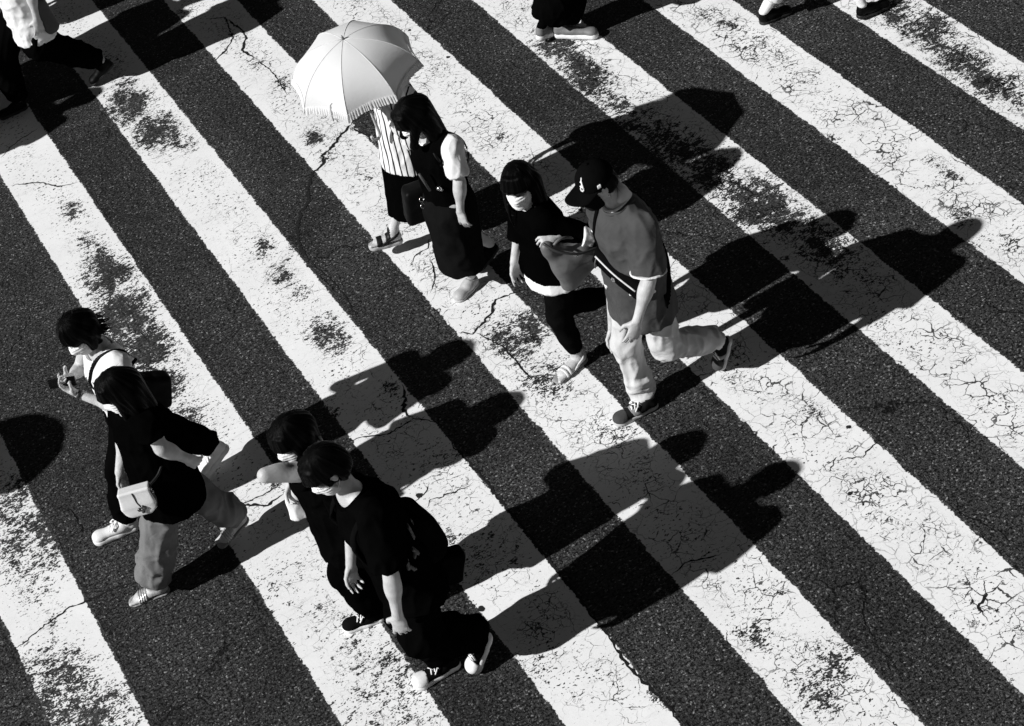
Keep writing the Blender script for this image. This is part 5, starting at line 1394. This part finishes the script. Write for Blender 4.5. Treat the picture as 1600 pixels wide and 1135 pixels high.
# ---- walkers cut by the edge of the picture ------------------------------------------------------------
def walker(label, yb, fwd, x, feet, outfit, hgt=1.66, yaw=0.0, feet_up=None):
    """a whole figure in mid stride; feet: ((heel, toe), (heel, toe)) left, right"""
    k = hgt / 1.66; lft = nrm(np.cross(UP, fwd))
    (hl, tl), (hr, tr_) = feet
    b = V(x, yb, 0)
    def an(h_, t_): 
        f = nrm(t_ - h_); u = np.cross(f, lft); u = u * (1 if u[2] > 0 else -1); return h_ + f * .05 + u * .10, u
    aL, uL = an(hl, tl); aR, uR = an(hr, tr_)
    pel = b + UP * .88 * k
    hips = {'L': pel - UP * .05 + lft * .085, 'R': pel - UP * .05 - lft * .085}
    kn = {}
    for s_, a in (('L', aL), ('R', aR)):
        mid = lerp(hips[s_], a, .52); d = np.linalg.norm(hips[s_] - a); bend = math.sqrt(max(.0, (.43 * k) ** 2 - (d / 2) ** 2))
        kn[s_] = mid + nrm(fwd + UP * .3) * max(.02, bend)
    neck = b + UP * 1.36 * k + fwd * .03
    J = dict(fwd=fwd, neck=neck, pel=pel, shL=neck + lft * .165 - UP * .03, shR=neck - lft * .165 - UP * .03,
             elL=neck + lft * .22 - UP * .30 - fwd * .10, elR=neck - lft * .22 - UP * .30 + fwd * .04, wrL=neck + lft * .22 - UP * .53 - fwd * .06, wrR=neck - lft * .21 - UP * .50 + fwd * .17,
             hipL=hips['L'], hipR=hips['R'], knL=kn['L'], knR=kn['R'], anL=aL, anR=aR)
    r = thing('person', b, label, 'person', 'people crossing the street')
    H = Head(neck + UP * .215 + fwd * .05, fwd, 0, .15, .98)
    body_mesh(J, H, r, True, bulk=.95)
    eyes(H, r)
    hs = hair_shape(H, 1.03, [((-.06, .05, 0), (-.06, .05, -.10), .06, .03), ((-.06, -.05, 0), (-.06, -.05, -.10), .06, .03)], fringe=.01)
    hair_mesh(hs, H, r); mask_mesh(H, MASKW, r)
    T = top_shape(J, b + UP * outfit.get('hem', .74), w=(.10, .175, .18, .21), dp=(.09, .135, .145, .17), sl=outfit.get('sl', (.8, .8)), slr=(.078, .088))
    T.mesh('shirt', outfit['top'], r, .0075, fold=outfit.get('tf', drape(.008, x, .4, .1)))
    w = outfit.get('w', (.09, .085, .08)); cut = outfit.get('cut', .95)
    L = {s_: [(kn[s_], w[0]), (lerp(kn[s_], J['an' + s_], .55), w[1]), (lerp(kn[s_], J['an' + s_], cut), w[2])] for s_ in 'LR'}
    TR = trousers_shape(J, L, .05, .17, .13); tr = TR.mesh('trousers', outfit['legs'], r, .0075, fold=drape(.010, yb))
    if outfit.get('cuff'):
        for s_ in 'LR':
            d = nrm(J['an' + s_] - kn[s_]); p = lerp(kn[s_], J['an' + s_], cut)
            Sculpt(.01).cone(p - d * .07, p + d * .003, w[2] + .008, w[2] + .010, 0, capa=True, capb=True).mesh('cuff', outfit['cuff'], tr, .006, fold=folds(.003, (20, 20, 20), 1))
    for s_, (h_, t_, u) in (('L', (hl, tl, uL)), ('R', (hr, tr_, uR))):
        shoe(r, h_, t_, u, J['an' + s_], outfit['shoe'], outfit['sole'], outfit.get('lace'), .046, outfit.get('sh', .028), .060, name='shoe')
        if outfit.get('sock'):
            d = nrm(kn[s_] - J['an' + s_])
            Sculpt(.01).cone(J['an' + s_] + d * .0, J['an' + s_] + d * .11, .034, .042, .01, capb=True).mesh('sock', outfit['sock'], r, .006, fold=folds(.002, (12, 12, 40), 1))
    return r, J, T
BW = V(1, 0, 0)
# top left: black trousers, long crumpled white shirt
h1, t1 = V(1.79, 13.04, .12), V(1.56, 13.06, .005)
walker('person in long white shirt and black trousers at the top left corner', 13.12, FW, 1.33, ((h1, t1), (V(1.05, 13.2, 0), V(.80, 13.22, 0))),
       dict(top=WHITE, legs=BLACK, hem=.60, shoe=BLEATHER, sole=RUBB, w=(.125, .10, .08), tf=folds(.016, (16, 16, 10), 2, 1.3)))
g = thing('shoulder_bag', V(1.45, 13.0, .8), 'grey rounded bag against the white shirt at the top left corner', 'bag')
S = Sculpt(.03).box(Py(66, 22, 12.98), (.07, .08, .17), (nrm(V(1, .1, .1)), V(0, 1, 0), nrm(V(-.1, 0, 1))), .06)
S.mesh('pouch', plain('bag_grey', .05, .6), g, .008)
tube('strap', spline([Py(66, 22, 12.98) + V(0, 0, .14), V(1.38, 13.0, 1.2), V(1.30, 13.02, 1.42), V(1.18, 13.05, 1.2), Py(66, 22, 12.98) + V(-.06, 0, .1)], 6), .012, plain('bag_grey', .05, .6), g, 8)
# top centre: wide black trousers, pale slip-ons
ha, ta = Pz(840, 73, .0), Pz(840, 73, .0) + V(.26, .05, 0)
hb, tb = Pz(866, 58, .02), Pz(936, 58, .012)
walker('person in wide black trousers and pale slip-on shoes at the top edge', 10.66, BW, 4.62, ((hb, tb), (ha + V(0, .0, .05), ta)),
       dict(top=BLACK2, legs=BLACK, shoe=plain('slip_on_grey', .16, .6), sole=RUBW, sh=.040, w=(.13, .135, .13), cut=.80, sock=BLACK), 1.70)
# top right: pale rolled trousers, dark shoes
hc, tc_ = Pz(1186, 40, .0), Pz(1186, 40, 0) + V(.27, -.03, 0)
hd, td = Pz(1338, 30, .03), Pz(1338, 30, 0) + V(.26, -.04, .0)
walker('person in pale rolled trousers and dark shoes at the top right', 9.62, BW, 6.0, ((hd, td), (hc, tc_)),
       dict(top=GREYT, legs=plain('pale_twill', .36, .8), shoe=BLEATHER, sole=RUBB, w=(.085, .075, .065), cut=.72, cuff=WHITE, sock=WHITE), 1.70)
# beyond the frame: known by the shadows on the road
# just beyond the left edge: someone under a dark parasol, known by the shadow on the road
rw, JW, TW = walker('person under a dark parasol just beyond the left edge', 9.5, FW, -2.55, ((V(-2.4, 9.42, 0), V(-2.66, 9.42, 0)), (V(-2.2, 9.58, .1), V(-2.42, 9.58, .004))),
       dict(top=BLACK2, legs=BLACK, shoe=BLEATHER, sole=RUBB))
g = thing('parasol', V(-2.7, 9.53, 1.1), 'dark parasol beyond the left edge that throws the round shadow', 'umbrella')
cp = V(-2.72, 9.53, 1.80); dk = cloth('dark_parasol', .01)
for k in range(8):
    vs, fs = [], []
    for i in range(7):
        for j in range(11):
            a = (k + i / 6) * math.pi / 4; t = max(j / 10, .02)
            vs.append(cp + V(math.cos(a), math.sin(a), 0) * .36 * math.sin(t * 1.3) / math.sin(1.3) * (1 - .03 * math.sin(math.pi * i / 6) * t) + UP * .20 * (math.cos(1.3 * t) - math.cos(1.3)) / (1 - math.cos(1.3)))
    for i in range(6):
        for j in range(10): q = i * 11 + j; fs.append((q, q + 1, q + 12, q + 11))
    meshobj('canopy_panel', vs, fs, dk, g)
tube('shaft', [cp + UP * .24, JW['wrR'] + V(-.02, 0, -.08)], .007, STEEL, g, 8)

def copy_tree(o, parent=None):
    c = o.copy(); COL.objects.link(c); c.parent = parent
    for ch in [q for q in o.children]: copy_tree(ch, c)
    return c
for x, y, rz, lab in ((-.62, 13.02, .0, 'person beyond the left edge behind the white shirt'), (.70, 13.68, .08, 'person beyond the top left corner, nearest the white shirt'), (.80, 14.38, -.08, 'person beyond the top left corner, farthest up the crossing'), (.02, 13.42, .05, 'person beyond the left edge between two others at the top left')):
    k = copy_tree(rw); k.location = (x, y, 0); k.rotation_euler.z = rz; k['label'] = lab
